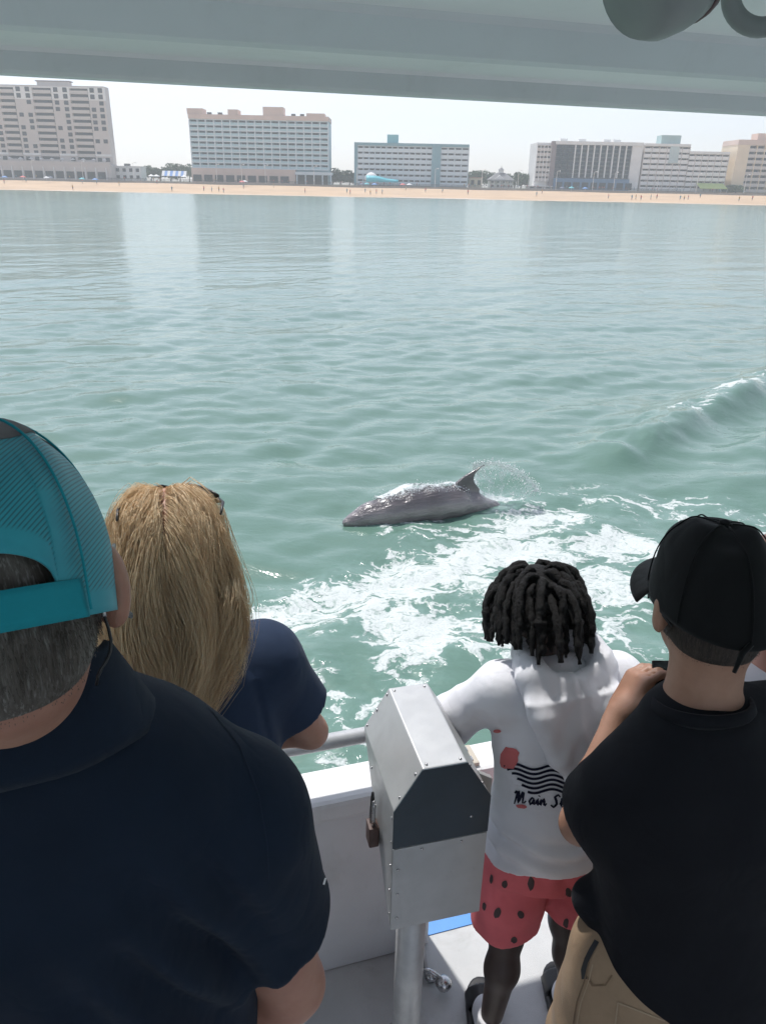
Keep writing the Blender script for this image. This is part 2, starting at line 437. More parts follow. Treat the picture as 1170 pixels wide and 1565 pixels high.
gate = mapr(t, att, 0.04, 0.30)
fm = mth(t, 'MULTIPLY', mapr(t, raw, 1.03, 1.22), gate, clamp=True)
thin = mth(t, 'MULTIPLY', mapr(t, raw, 0.55, 1.15), mth(t, 'MULTIPLY', gate, 0.42))
# water body colour: green, a little paler where bubbles are stirred in
bodyn = noise(t, tc, 0.05, 3).outputs['Fac']
wc = mixc(t, mapr(t, bodyn, 0.3, 0.7), (0.108, 0.200, 0.158), (0.122, 0.216, 0.172))
wc = mixc(t, thin, wc, (0.17, 0.29, 0.25))
bub = noise(t, tc, 55, 2).outputs['Fac']; cells = N(t, 'ShaderNodeTexVoronoi'); cells.inputs['Scale'].default_value = 16; t.links.new(vec, cells.inputs['Vector'])
hole = mapr(t, cells.outputs['Distance'], 0.18, 0.42)
fm = mth(t, 'MULTIPLY', fm, mth(t, 'MULTIPLY_ADD', mth(t, 'SUBTRACT', 1.0, hole), -0.55, 1.0))
fm = mth(t, 'MULTIPLY', fm, mapr(t, bub, 0.25, 0.55, 0.72, 1.0))
t.links.new(mixc(t, fm, wc, (0.56, 0.60, 0.59)), b.inputs['Base Color'])
dist = N(t, 'ShaderNodeVectorMath', operation='LENGTH'); t.links.new(tc, dist.inputs[0]); far = mapr(t, dist.outputs['Value'], 8.0, 110.0)     # ripples too small to resolve become roughness
t.links.new(mth(t, 'MAXIMUM', mapr(t, fm, 0, 1, 0.10, 0.75), mth(t, 'MULTIPLY_ADD', far, 0.06, 0.10)), b.inputs['Roughness'])
b.inputs['IOR'].default_value = 1.56
# ripples
mp = N(t, 'ShaderNodeMapping'); mp.inputs['Scale'].default_value = (0.55, 1.0, 1.0); mp.inputs['Rotation'].default_value = (0, 0, math.radians(8)); t.links.new(tc, mp.inputs['Vector'])
h1 = noise(t, mp.outputs[0], 3.2, 4, 0.62, 0.4).outputs['Fac']
h2 = noise(t, mp.outputs[0], 0.55, 4, 0.6, 0.3).outputs['Fac']
hh = mth(t, 'ADD', mth(t, 'MULTIPLY', h1, 0.050), mth(t, 'MULTIPLY', h2, 0.085))
far2 = mapr(t, dist.outputs['Value'], 35.0, 170.0)
hh = mth(t, 'MULTIPLY', hh, mth(t, 'MULTIPLY_ADD', far2, 1.6, mth(t, 'MULTIPLY_ADD', far, -0.35, 1.0)))
hh = mth(t, 'ADD', hh, mth(t, 'MULTIPLY', fm, 0.03))
hh = mth(t, 'ADD', hh, mth(t, 'MULTIPLY', mth(t, 'MULTIPLY', fine, fm), 0.03))
t.links.new(bump(t, hh, 0.33, 1.0), b.inputs['Normal'])
me.materials.append(m)
water = tag(link('water', me), 'green sea water with a lacy white boat wake', None, kind='structure')

# ------------------------------------------------------------------ beach, boardwalk, land
GZ = 3.3                                     # street level
m_sand = surf('sand', (0.56, 0.40, 0.26), 0.9, 0.16, 0.06, 0.4, 0.05, 0.5)
nx = 120; xs = np.linspace(-400, 400, nx)
prof = [(240, -1.2), (258, -0.25), (264, 0.05), (272, 0.5), (300, 1.5), (335, 2.25), (362, 2.5), (364, 2.5)]
vv = []; fs = []
for i, (y, z) in enumerate(prof):
    for k, x in enumerate(xs):
        w = 2.2 * math.sin(x * 0.031) + 1.3 * math.sin(x * 0.083 + 1.0)
        vv.append((x, y + w * (1 if 1 <= i <= 3 else 0), z + 0.1 * math.sin(x * 0.11 + i)))
for i in range(len(prof) - 1):
    for k in range(nx - 1): fs.append((i*nx+k, i*nx+k+1, (i+1)*nx+k+1, (i+1)*nx+k))
mm = MB(); mm.add(vv, fs); tag(mm.build('beach', m_sand, smooth=True), 'strip of pale orange sand below the hotels', None, kind='structure')
m_wet = surf('surf_foam', (0.78, 0.80, 0.80), 0.6, 0.1, 0.3)
mm = MB(); vv = []; fs = []
for k in range(400):                          # thin wash of white surf along the waterline
    x = -330 + 660 * k / 399; w = 2.2 * math.sin(x * 0.031) + 1.3 * math.sin(x * 0.083 + 1.0)
    e = max(0.0, 0.9 * math.sin(x * 0.045 + 0.6) + 0.7 * math.sin(x * 0.117) + 0.35 * math.sin(x * .53))
    vv += [(x, 262.0 + w - 1.9 * e, 0.16), (x, 262.2 + w + 0.35 * e, 0.19)]
    if k: fs.append((2*k-2, 2*k, 2*k+1, 2*k-1))
mm.add(vv, fs); tag(mm.build('surf_line', m_wet), 'thin broken line of white surf at the sand', None, kind='stuff')
m_walk = surf('boardwalk_concrete', (0.30, 0.28, 0.26), 0.8, 0.2, 0.2)
mm = MB(); mm.box(-400, 400, 364, 379, 2.0, GZ); tag(mm.build('boardwalk', m_walk), 'long grey boardwalk promenade above the sand', None, kind='structure')
m_land = surf('land_ground', (0.16, 0.18, 0.12), 0.9, 0.3, 0.02)
mm = MB(); mm.box(-400, 400, 379, 900, 1.5, GZ - 0.004); tag(mm.build('ground', m_land), None, None, kind='structure')

# ------------------------------------------------------------------ hotels
FY = 380.0
def bx(px, y=FY): return at_y(px, 286 + 0.0205 * (px - 585), y)[0]
def tz(px, py, y=FY): return at_y(px, py, y)[2]
def paint(name, c, r=0.7): return surf(name, c, r, 0.10, 0.15)
m_glass = surf('hotel_glass', (0.030, 0.040, 0.055), 0.4, 0.5, 0.35, spec=.25)
m_glassb = surf('hotel_blue_glass', (0.008, 0.024, 0.048), 0.35, 0.4, 0.3, spec=.25)
m_white = paint('hotel_white', (0.82, 0.81, 0.79)); m_pink = paint('hotel_pink_stucco', (0.68, 0.52, 0.44))
m_beige = paint('hotel_beige', (0.62, 0.55, 0.48)); m_gbeige = paint('hotel_grey_beige', (0.60, 0.545, 0.51))
m_aqua = paint('hotel_aqua', (0.42, 0.60, 0.65)); m_pale = paint('hotel_pale_blue', (0.68, 0.76, 0.80))
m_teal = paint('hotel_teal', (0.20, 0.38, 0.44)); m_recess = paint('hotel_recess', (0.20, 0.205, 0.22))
m_cream = paint('hotel_cream', (0.80, 0.66, 0.48)); m_brown = paint('hotel_plum', (0.24, 0.19, 0.20))
m_blue = paint('hotel_blue_wall', (0.10, 0.21, 0.36)); m_lime = paint('awning_lime', (0.50, 0.62, 0.22))
m_turq = paint('canopy_turquoise', (0.06, 0.50, 0.60), 0.45); m_canvas = paint('canvas_white', (0.78, 0.78, 0.78))
m_tblue = paint('tent_blue', (0.16, 0.33, 0.70)); m_dark = paint('dark_metal', (0.06, 0.06, 0.065), 0.5)

def shared(name, mk, mat):
    mb = MB(); mk(mb); me = mb.mesh(name); me.materials.append(mat); return me
def part(name, me, parent, x=0, y=0, z=0):
    o = link(name, me, None, parent); o.location = (x, y, z); return o
def bpart(name, mat, parent, *boxes):
    mb = MB()
    for bb in boxes: mb.box(*bb)
    return mb.build(name, mat, parent)
rnd = random.Random(5)
def grid(root, x0, x1, z0, z1, nb, nf, m_rail, m_fin, m_slab, m_back=None, fin=0.35, rail_h=0.42, dep=1.5, winw=0.62, wf=None):
    """open balconies: back wall, slabs, fins, and in every bay a rail and a window"""
    wbay = (x1 - x0) / nb; hf = (z1 - z0) / nf
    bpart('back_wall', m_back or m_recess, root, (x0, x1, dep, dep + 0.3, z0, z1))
    sl = shared('slab', lambda b: b.box(x0, x1, 0.0, dep, -0.18, 0.18), m_slab)
    for f in range(nf + 1): part('slab', sl, root, 0, 0, z0 + f * hf)
    fn = shared('fin', lambda b: b.box(-fin/2, fin/2, -0.06, dep, 0, z1 - z0), m_fin)
    for k in range(nb + 1): part('fin', fn, root, x0 + k * wbay, 0, z0)
    rl = shared('rail', lambda b: b.box(fin/2, wbay - fin/2, 0.02, 0.1, 0.18, 0.18 + rail_h * hf), m_rail)
    ww = wbay * winw
    wi = [shared('window', lambda b: b.box(wbay/2 - ww/2 + o, wbay/2 + ww/2 + o, dep - 0.08, dep - 0.01, 0.18, hf * 0.86), mt) for o, mt in ((0, m_glass), (0.3, m_glass), (-0.25, m_glass))]
    for f in range(nf):
        for k in range(nb):
            part('rail', rl, root, x0 + k * wbay, 0, z0 + f * hf)
            part('window', wi[rnd.randrange(3)], root, x0 + k * wbay, 0, z0 + f * hf)
def body(root, mat, x0, x1, z0, z1, dep=18.0, y0=1.8):
    return bpart('wall', mat, root, (x0, x1, y0, y0 + dep, z0, z1))

# H1: tall grey-beige tower at the left edge of the picture
XL = bx(-95); XR = bx(175); c = (XL + XR) / 2
H1 = tag(empty('hotel', (c, FY, GZ)), 'tall grey-beige hotel tower with white upper storeys and stacked dark balconies', 'hotel')
top = tz(157, 134) - GZ; P = 7.2
body(H1, m_gbeige, XL - c, XR - c, 0, top, 5, 1.2)
nf = 12; hf = (top - P) / nf
strips = [(-76, -48), (-28, -5), (20, 42), (69, 97), (124, 151)]
wst = [(-95, -76), (-48, -28), (-5, 20), (42, 69), (97, 124), (151, 175)]
for i, (a, b_) in enumerate(wst):
    xa, xb = bx(a) - c, bx(b_) - c
    bpart('wall_panel', m_gbeige, H1, (xa, xb, 0, 1.2, 0.02, top - 2 * hf))
    bpart('white_panel', m_white, H1, (xa, xb, -0.06, 1.2, top - 2 * hf + 0.003, top + 0.05))
    bpart('band', m_white, H1, (xa, xb, -0.12, -0.001, P + 1.1 * hf, P + 1.45 * hf))
    ww = 1.9; nw = 1 if xb - xa < 6 else 2
    wm = shared('window', lambda b: b.box(-ww/2, ww/2, -0.10, -0.02, -0.8, 0.8), m_glass)
    wmr = shared('window', lambda b: b.box(-ww/2, ww/2, -0.16, -0.08, -0.9, 0.9), m_glass)
    for f in range(nf):
        for k in range(nw):
            if f < nf - 2 and rnd.random() < 0.22: continue
            xx = xa + (xb - xa) * ((k + 0.5) / nw if nw > 1 else 0.38)
            part('window', wmr if f >= nf - 2 else wm, H1, xx, 0, P + (f + 0.55) * hf)
for a, b_ in strips:
    xa, xb = bx(a) - c, bx(b_) - c
    sl = shared('slab', lambda b: b.box(xa, xb, -0.3, 1.2, -0.15, 0.15), m_gbeige)
    rl = shared('rail', lambda b: b.box(xa + .1, xb - .1, -0.28, -0.2, 0.15, 0.15 + 0.40 * hf), m_gbeige)
    gl = shared('window', lambda b: b.box(xa + .2, xb - .2, 1.08, 1.15, 0.15, hf * 0.92), m_glass)
    for f in range(nf):
        z = P + f * hf
        part('slab', sl, H1, 0, 0, z); part('rail', rl, H1, 0, 0, z); part('window', gl, H1, 0, 0, z)
    bpart('column_cap', m_white, H1, (xa, xb, -0.2, 1.2, top - 0.5, top + 0.05))
bpart('roof_slab', m_gbeige, H1, (XL - c, XR - c, 0, 6.2, top + 0.06, top + 0.5))
bpart('penthouse', m_gbeige, H1, (bx(75) - c, bx(122) - c, 2, 5.5, top + 0.5, top + 2.2))
bpart('penthouse_roof', m_brown, H1, (bx(73) - c, bx(124) - c, 1.7, 5.8, top + 2.2, top + 2.6))
bpart('penthouse', m_gbeige, H1, (bx(-40) - c, bx(8) - c, 2, 5.5, top + 0.5, top + 2.4))
pod = bpart('podium', m_gbeige, H1, (XL - c, bx(178) - c, -6, -0.3, 0, 6.4))
for k in range(17):
    x = XL - c + 2.6 + k * 4.75
    bpart('shop_window', m_glass, H1, (x - 1.75, x + 1.75, -6.1, -6.01, 0.5, 3.4))
    bpart('column', m_white, H1, (x + 2.1, x + 2.5, -6.4, -6.0, 0, 5.2))
    part('terrace_umbrella', shared('terrace_umbrella', lambda b: b.lathe([(1.1, 0), (1.05, .08), (.1, .6), (.03, .62)], 10), m_canvas), H1, x + 1.2, -4.0, 8.3)
    part('terrace_post', shared('terrace_post', lambda b: b.box(-.05, .05, -.05, .05, 0, 2.1), m_white), H1, x + 1.2, -4.0, 6.35)
bpart('terrace_rail', m_gbeige, H1, (XL - c, bx(178) - c, -6.15, -6.0, 6.4, 7.4))

# H2: aqua slab with pink parapet
XL, XR = bx(296), bx(502); c = (XL + XR) / 2
H2 = tag(empty('hotel', (c, FY, GZ)), 'aqua hotel slab with a pink stepped parapet and rows of identical balconies', 'hotel')
top = tz(395, 180) - GZ; P = 6.2
body(H2, m_aqua, XL - c, XR - c, 0, top)
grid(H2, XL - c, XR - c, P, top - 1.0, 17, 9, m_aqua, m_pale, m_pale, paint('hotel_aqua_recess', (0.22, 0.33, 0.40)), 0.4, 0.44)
bpart('parapet', m_pink, H2, (XL - c - 0.3, XR - c + 0.3, -0.3, 18, top - 0.8, top + 1.0))
for a, b_, py in ((287, 315, 165), (352, 367, 167), (404, 434, 163), (468, 495, 173)):
    bpart('roof_block', m_pink, H2, (bx(a) - c + (2 if a < 300 else 0.6), bx(b_) - c + 0.6, 0.2, 8, top + 1.0, tz(a, py) - GZ))
for px in (322, 338, 447, 460): bpart('roof_unit', m_dark, H2, (bx(px) - c, bx(px) - c + 1.8, 2, 4, top + 1.0, top + 2.0))
bpart('podium', m_pink, H2, (XL - c, XR - c - 15, -2.5, 1.8, 0, P - 0.2))
bpart('canopy_slab', m_pale, H2, (XR - c - 15, XR - c + 2, -3, 1.8, P - 2.2, P - 1.0))
for k in range(9):
    x = XL - c + 2.6 + k * 5.0
    bpart('shop_window', m_glass, H2, (x - 1.9, x + 1.9, -2.62, -2.51, 0.4, 3.2))
for k in range(5): bpart('canopy_column', m_pale, H2, (XR - c - 14.5 + k * 3.9, XR - c - 14.0 + k * 3.9, -2.8, -2.3, 0, P - 2.2))
bpart('lobby_glass', m_glass, H2, (XR - c - 14.8, XR - c - 0.5, 1.6, 1.78, 0, P - 2.3))

# H3: grey-blue low slab with teal penthouse
XL, XR = bx(541), bx(713); c = (XL + XR) / 2
H3 = tag(empty('hotel', (c, FY, GZ)), 'low grey-blue hotel with a teal stair tower in its facade and teal roof box', 'hotel')
top = tz(630, 221) - GZ
body(H3, m_teal, XL - c, XR - c, 0, top)
bpart('end_wall', m_teal, H3, (XL - c, bx(546) - c, -0.2, 1.8, 0, top))
bpart('stair_tower', m_teal, H3, (bx(658) - c, bx(671) - c, -0.6, 1.8, 0, top + 0.2))
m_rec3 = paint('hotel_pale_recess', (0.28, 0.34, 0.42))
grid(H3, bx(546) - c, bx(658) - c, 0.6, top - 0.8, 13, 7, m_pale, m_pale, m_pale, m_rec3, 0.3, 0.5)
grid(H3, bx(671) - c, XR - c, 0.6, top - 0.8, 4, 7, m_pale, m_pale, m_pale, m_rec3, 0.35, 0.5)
bpart('parapet', m_teal, H3, (XL - c, XR - c, -0.3, 18, top - 0.7, top + 0.5))
bpart('penthouse', m_turq if False else paint('penthouse_teal', (0.22, 0.52, 0.56)), H3, (bx(590) - c, bx(607) - c, 3, 9, top + 0.5, tz(598, 205) - GZ))

# H4: modern hotel, white fins over dark blue glass
XL, XR = bx(815), bx(972); c = (XL + XR) / 2
H4 = tag(empty('hotel', (c, FY, GZ)), 'modern hotel with white vertical fins over dark blue glass', 'hotel')
top = tz(900, 219) - GZ
body(H4, m_white, XL - c, XR - c, 0, top, 18)
grid(H4, XL - c, bx(836) - c, 3.5, top - 1.2, 4, 7, m_gbeige, m_white, m_gbeige, m_gbeige, 0.3, 0.45)
bpart('corner_tower', m_brown, H4, (bx(836) - c, bx(843) - c, -0.5, 1.8, 0, top + 0.6))
xa, xb = bx(843) - c, bx(957) - c; g0 = 5.0; nf = 8; hf = (top - 0.8 - g0) / nf
nb = 12; wb = (xb - xa) / nb
for f in range(nf):
    for k in range(nb):
        bpart('window', m_glassb, H4, (xa + k*wb + .12, xa + (k+1)*wb - .12, 0.5 if k > 2 else 0.0, 0.7, g0 + f*hf + .35, g0 + (f+1)*hf - .05))
    bpart('floor_slab', m_dark if False else paint('slab_grey', (0.07, 0.085, 0.11)), H4, (xa, xb, 0.3, 1.8, g0 + f*hf - .1, g0 + f*hf + .3))
for k in range(3, nb + 1):
    bpart('fin', m_white, H4, (xa + k*wb - .24, xa + k*wb + .24, -0.7, 1.8, (0.2 if k > 3 else 0) + g0, top - 0.7))
bpart('roof_slab', m_white, H4, (xa - .5, XR - c, -0.9, 19.8, top - 0.7, top + 0.7))
bpart('ground_floor', m_blue, H4, (xa, xb, -1.5, 1.8, 0, g0 - 0.2))
for k in range(9): bpart('shop_window', m_glassb, H4, (xa + 1 + k*4, xa + 4 + k*4, -1.6, -1.51, .4, 3.2))
bpart('end_wall', m_white, H4, (bx(957) - c, XR - c, -0.4, 1.8, 0, top - .7))
for px in (850, 878, 915, 930): bpart('roof_unit', m_white, H4, (bx(px) - c, bx(px) - c + 3.2, 3, 6, top + .7, top + 1.9))

# H5: white ribbon hotel with teal lift tower
XL, XR = bx(975), bx(1103); c = (XL + XR) / 2
H5 = tag(empty('hotel', (c, FY, GZ)), 'white hotel in two roof heights with a teal lift tower and lime awning', 'hotel')
top = tz(1010, 221) - GZ; xm = bx(1043) - c; top2 = tz(1075, 233) - GZ
body(H5, m_white, XL - c, xm, 0, top, 16); bpart('wall', m_white, H5, (xm, XR - c, 1.8, 16, 0, top2))
grid(H5, XL - c, xm, 0.5, top - 0.6, 6, 8, m_white, m_gbeige, m_white, m_gbeige, 0.3, 0.5)
grid(H5, xm, XR - c, 0.5, top2 - 0.6, 6, 7, m_white, m_gbeige, m_white, m_gbeige, 0.3, 0.5)
bpart('roof_slab', m_white, H5, (XL - c, xm, -0.3, 17, top - .6, top + .4)); bpart('roof_slab', m_white, H5, (xm + .01, XR - c, -0.3, 17, top2 - .6, top2 + .4))
bpart('lift_tower', paint('lift_teal', (0.36, 0.50, 0.50)), H5, (bx(1000) - c, bx(1029) - c, 2, 9, top + .4, tz(1015, 206) - GZ))
bpart('facade_panel', paint('panel_teal', (0.50, 0.60, 0.60)), H5, (bx(1013) - c, bx(1027) - c, -0.2, 0.0, 12.0, top - .65))
mb = MB(); mb.prism([(-6, 0.0), (0, 2.2), (0, 2.35), (-6, 0.15)], (0, 1, 0), (0, 0, 1), (1, 0, 0), (0, 0, 0), bx(1060) - c, bx(1101) - c)
o = mb.build('awning', m_lime, H5); o.location = (0, -0.3, 1.6)
for k in range(5): bpart('awning_post', m_white, H5, (bx(1061) - c + k * 3.0, bx(1061) - c + k*3.0 + .12, -6.2, -6.08, 0, 1.6))

# H6: peach and cream tower cut by the right edge
XL, XR = bx(1113), bx(1225); c = (XL + XR) / 2
H6 = tag(empty('hotel', (c, FY, GZ)), 'cream and peach hotel with dark balconies beside the white ribbon hotel', 'hotel')
top = tz(1150, 216) - GZ
body(H6, m_cream, XL - c, XR - c, 0, top, 16)
bpart('end_wall', m_cream, H6, (XL - c, bx(1131) - c, -0.4, 1.8, 0, top))
grid(H6, bx(1131) - c, XR - c, 0.6, top - 1.6, 8, 8, m_gbeige, m_cream, m_gbeige, m_recess, 0.35, 0.4)
bpart('parapet', m_pink, H6, (XL - c - .2, XR - c, -0.5, 17, top - 1.5, top + .6))
bpart('roof_block', m_pink, H6, (bx(1143) - c, bx(1180) - c, 2, 9, top + .6, tz(1160, 207) - GZ + 1))

# ------------------------------------------------------------------ small buildings between the hotels
def house(name, label, cat, px0, px1, pytop, y, mat, m_roof, gable=False, wins=3, floors=2, hip=0.0):
    x0, x1 = bx(px0, y), bx(px1, y); c = (x0 + x1) / 2; w = x1 - x0; h = tz((px0+px1)/2, pytop, y) - GZ
    r = tag(empty(name, (c, y, GZ)), label, cat)
    hw = h - hip
    bpart('wall', mat, r, (-w/2, w/2, 0, w * .7, 0, hw))
    if hip > 0:
        mb = MB(); e = 0.5; D = w * .7
        mb.add([(-w/2-e, -e, hw), (w/2+e, -e, hw), (w/2+e, D+e, hw), (-w/2-e, D+e, hw), (-w*.18, D*.4, h), (w*.18, D*.4, h), (w*.18, D*.6, h), (-w*.18, D*.6, h)],
               [(0,1,5,4), (1,2,6,5), (2,3,7,6), (3,0,4,7), (4,5,6,7), (0,3,2,1)])
        mb.build('roof', m_roof, r)
    else: bpart('roof', m_roof, r, (-w/2 - .3, w/2 + .3, -.3, w*.7 + .3, hw, hw + .35))
    fh = hw / floors
    for f in range(floors):
        for k in range(wins):
            x = -w/2 + w * (k + .5) / wins
            bpart('window', m_glass, r, (x - w/wins*.24, x + w/wins*.24, -.08, -.01, f*fh + fh*.3, f*fh + fh*.78))
    return r, w, h
m_groof = paint('grey_shingle', (0.22, 0.22, 0.23))
r, w, h = house('beach_house', 'small white flat-roofed building beside the tall beige tower', 'building', 177, 217, 255, 384, m_white, m_white, wins=4, floors=2)
bpart('roof_unit', m_dark, r, (-2, 0.4, 2, 4, h + .35, h + 1.4))
r, w, h = house('beach_house', 'white beach house with grey hipped roof and cupola', 'house', 747, 783, 264, 388, m_white, m_groof, wins=4, floors=2, hip=3.0)
bpart('porch_roof', m_groof, r, (-w/2 - 1, w/2 + 1, -3, -.1, 3.0, 3.4))
for k in range(6): bpart('porch_post', m_white, r, (-w/2 - .8 + k * (w + 1.6) / 5 - .1, -w/2 - .6 + k * (w + 1.6) / 5, -2.9, -2.7, 0, 3.0))
bpart('cupola', m_white, r, (-1.1, 1.1, w*.35 - 1, w*.35 + 1, h, h + 1.2))
mb = MB(); mb.lathe([(1.5, 0), (.15, 1.2), (.08, 1.25), (.06, 2.0)], 8, (0, w*.35, h + 1.2)); mb.build('cupola_roof', m_groof, r)
mb = MB(); mb.prism([(-2.6, 0), (2.6, 0), (0, 2.0)], (1, 0, 0), (0, 0, 1), (0, 1, 0), (-1, -.4, h - 3.0), 0, 3); mb.build('gable', m_white, r)
r, w, h = house('beach_house', 'small ochre building with red roof beside the grey-blue hotel', 'building', 716, 736, 272, 392, m_cream, paint('red_roof', (0.45, 0.22, 0.17)), wins=2, floors=1)
r, w, h = house('beach_house', 'low grey restaurant block at the left foot of the finned hotel', 'building', 806, 842, 285, 378.5, m_gbeige, m_white, wins=3, floors=1)

# striped marquee, turquoise canopy
c0 = at_y(268, 276, 382); r = tag(empty('marquee_tent', (c0[0], 382, GZ)), 'blue and white striped marquee tent beside the aqua hotel', 'tent')
for k in range(9):
    a = -5.6 + k * 1.25
    mb = MB(); mb.prism([(-2.2, 2.4), (0, 4.6), (2.2, 2.4), (2.1, 2.3), (0, 4.45), (-2.1, 2.3)], (0, 1, 0), (0, 0, 1), (1, 0, 0), (a, 0, 0), 0, 1.25)
    mb.build('canvas_strip', m_tblue if k % 2 else m_canvas, r)
for sx in (-5.5, -1.8, 1.8, 5.4):
    for sy in (-2.0, 2.0): bpart('pole', m_white, r, (sx - .06, sx + .06, sy - .06, sy + .06, 0, 2.35))
for j, px in enumerate((232, 240, 282)):
    c0 = at_y(px, 277, 376); r = tag(empty('beach_umbrella', (c0[0], 376 , GZ)), 'white sun umbrella on the boardwalk near the striped tent', 'umbrella', 'umbrellas by the striped tent')
    mb = MB(); mb.lathe([(1.6, 2.1), (1.5, 2.2), (.08, 2.9), (.03, 3.0)], 10); mb.build('canopy', m_canvas, r)
    bpart('pole', m_white, r, (-.04, .04, -.04, .04, 0, 2.2))
c0 = at_y(583, 281, 372); r = tag(empty('canopy_pavilion', (c0[0], 372, GZ)), 'turquoise wave-shaped canopy with a white shell on the boardwalk', 'pavilion')
mb = MB(); vs = []; fs = []
for i in range(13):
    u = i / 12
    for k in range(7):
        s = k / 6 * math.pi; hgt = (3.9 - 2.6 * u) * (1 - .1 * math.cos(u * 9)); hw = 3.2 * (1 - .35 * u)
        vs.append((-7 + 14.5 * u, -hw * math.cos(s), 1.6 + hgt * .75 * math.sin(s) ** .7))
for i in range(12):
    for k in range(6): fs.append((i*7+k, i*7+k+1, (i+1)*7+k+1, (i+1)*7+k))
mb.add(vs, fs); o = mb.build('canopy', m_turq, r, smooth=True)
so = o.modifiers.new('thick', 'SOLIDIFY'); so.thickness = 0.12
mb = MB(); vs = []; fs = []
for i in range(9):
    for k in range(7):
        a = i / 8 * math.pi; s = k / 6 * math.pi
        vs.append((-4.8 - 3.2 * math.cos(a), 2.2 - 2.6 * math.cos(s) * math.sin(a), 2.2 + 3.4 * math.sin(a) * math.sin(s)))
for i in range(8):
    for k in range(6): fs.append((i*7+k, i*7+k+1, (i+1)*7+k+1, (i+1)*7+k))
mb.add(vs, fs); o = mb.build('shell', m_canvas, r, smooth=True); o.modifiers.new('thick', 'SOLIDIFY').thickness = 0.1
for sx in (-6, -2, 2, 6): bpart('pole', m_white, r, (sx - .1, sx + .1, -.1, .1, 0, 2.6))

# lamp posts, boardwalk railing, beach people and umbrellas
me_lp = MB(); me_lp.tube([(0, 0, 0), (0, 0, 7.2)], [.13, .08], 8); lp = me_lp.mesh('pole'); lp.materials.append(m_white)
me_lh = MB(); me_lh.tube([(0, 0, 7.15), (.5, 0, 7.5), (1.2, 0, 7.55)], [.07, .06, .09], 8); lh = me_lh.mesh('lamp_arm'); lh.materials.append(m_white)
me_lg = MB(); me_lg.lathe([(.12, 0), (.32, .12), (.3, .3), (.1, .42)], 10, (1.2, 0, 7.3)); lg = me_lg.mesh('lamp_head'); lg.materials.append(m_canvas)
for px in (52, 128, 206, 332, 370, 406, 480, 545, 664, 735, 790, 831, 848, 904, 936, 1002, 1062, 1135):
    r = tag(empty('street_lamp', (bx(px, 366), 366, GZ)), 'slim white lamp post along the boardwalk', 'lamp post', 'lamp posts along the boardwalk')
    part('pole', lp, r); part('lamp_arm', lh, r); part('lamp_head', lg, r)
m_hedge = surf('dune_planting', (0.10, 0.12, 0.07), 0.9, 0.4, 0.6)
bp_ = MB(); bp_.box(-1.45, 1.45, -.03, .03, .95, 1.05); rb = bp_.mesh('top_rail'); rb.materials.append(m_dark)
bq_ = MB(); bq_.box(-.04, .04, -.04, .04, 0, .95); rp = bq_.mesh('post'); rp.materials.append(m_dark)
br_ = MB()
for k in range(24): br_.box(-1.4 + k * .12 - .015, -1.4 + k * .12 + .015, -.015, .015, .1, .95)
ri = br_.mesh('balusters'); ri.materials.append(m_dark)
r = tag(empty('boardwalk_railing', (0, 364.4, GZ)), 'dark metal railing along the seaward edge of the boardwalk', 'railing')
for k in range(-44, 45):
    part('top_rail', rb, r, k * 2.9); part('post', rp, r, k * 2.9 + 1.45); o = part('balusters', ri, r, k * 2.9); o['kind'] = 'stuff'

def small_person(pose):
    def f(p):
        d = loft(p, V(0, 0, .85), V(0, 0, 1.45), V(1, 0, 0), [(0, .15, .1, 0), (.6, .17, .11, 0), (1, .17, .09, 0)])
        d = smin(d, cone(p, V(0, 0, 1.42), V(0, 0, 1.55), .055, .05), .03); d = np.minimum(d, ell(p, V(0, 0, 1.65), (.08, .1, .12)))
        for s in (-1, 1):
            d = smin(d, chain(p, [V(s*.08, 0, .88), V(s*(.1 + pose*.05), .05*pose*s, .47), V(s*(.1 + pose * .07), -.08*pose*s, .04), V(s*(.1 + pose*.07), -.2*pose*s - .1, .03)], [.085, .06, .042, .035]), .03)
            d = smin(d, chain(p, [V(s*.18, 0, 1.4), V(s*.25, .05, 1.13), V(s*(.24), .14 * (1 + pose), .95 + .2 * pose)], [.05, .04, .032]), .03)
        return d
    vv, qq = sdf_mesh('p', f, V(-.36, -.42, -.03), V(.36, .42, 1.8), .045, 0)
    return vv, qq
def two_tone(name, vq, skin, top, bottom):
    me = np_mesh(name, vq[0], vq[1]); 
    for mt in (skin, top, bottom): me.materials.append(mt)
    zc = vq[0][vq[1]].mean(1); xx = np.abs(zc[:, 0])
    mi = np.where((zc[:, 2] > .95) & (zc[:, 2] < 1.46) & (xx < .27), 1, np.where((zc[:, 2] > .5) & (zc[:, 2] <= .95), 2, 0))
    me.polygons.foreach_set('material_index', mi.astype(np.int32)); return me
SP = [small_person(0.0), small_person(1.0)]
sk = [paint('far_skin', (0.42, 0.25, 0.18)), paint('far_skin_dark', (0.20, 0.11, 0.08))]
cl = [paint('far_cloth', c_) for c_ in ((.05, .07, .16), (.55, .10, .10), (.6, .6, .6), (.08, .25, .35), (.05, .05, .05), (.55, .35, .1))]
PM = [two_tone('person', SP[i % 2], sk[0 if i % 3 else 1], cl[(i * 2 + 1) % 6], cl[(i * 3) % 6]) for i in range(8)]
def beach_z(y): return float(np.interp(y, [q_[0] for q_ in prof], [q_[1] for q_ in prof]))
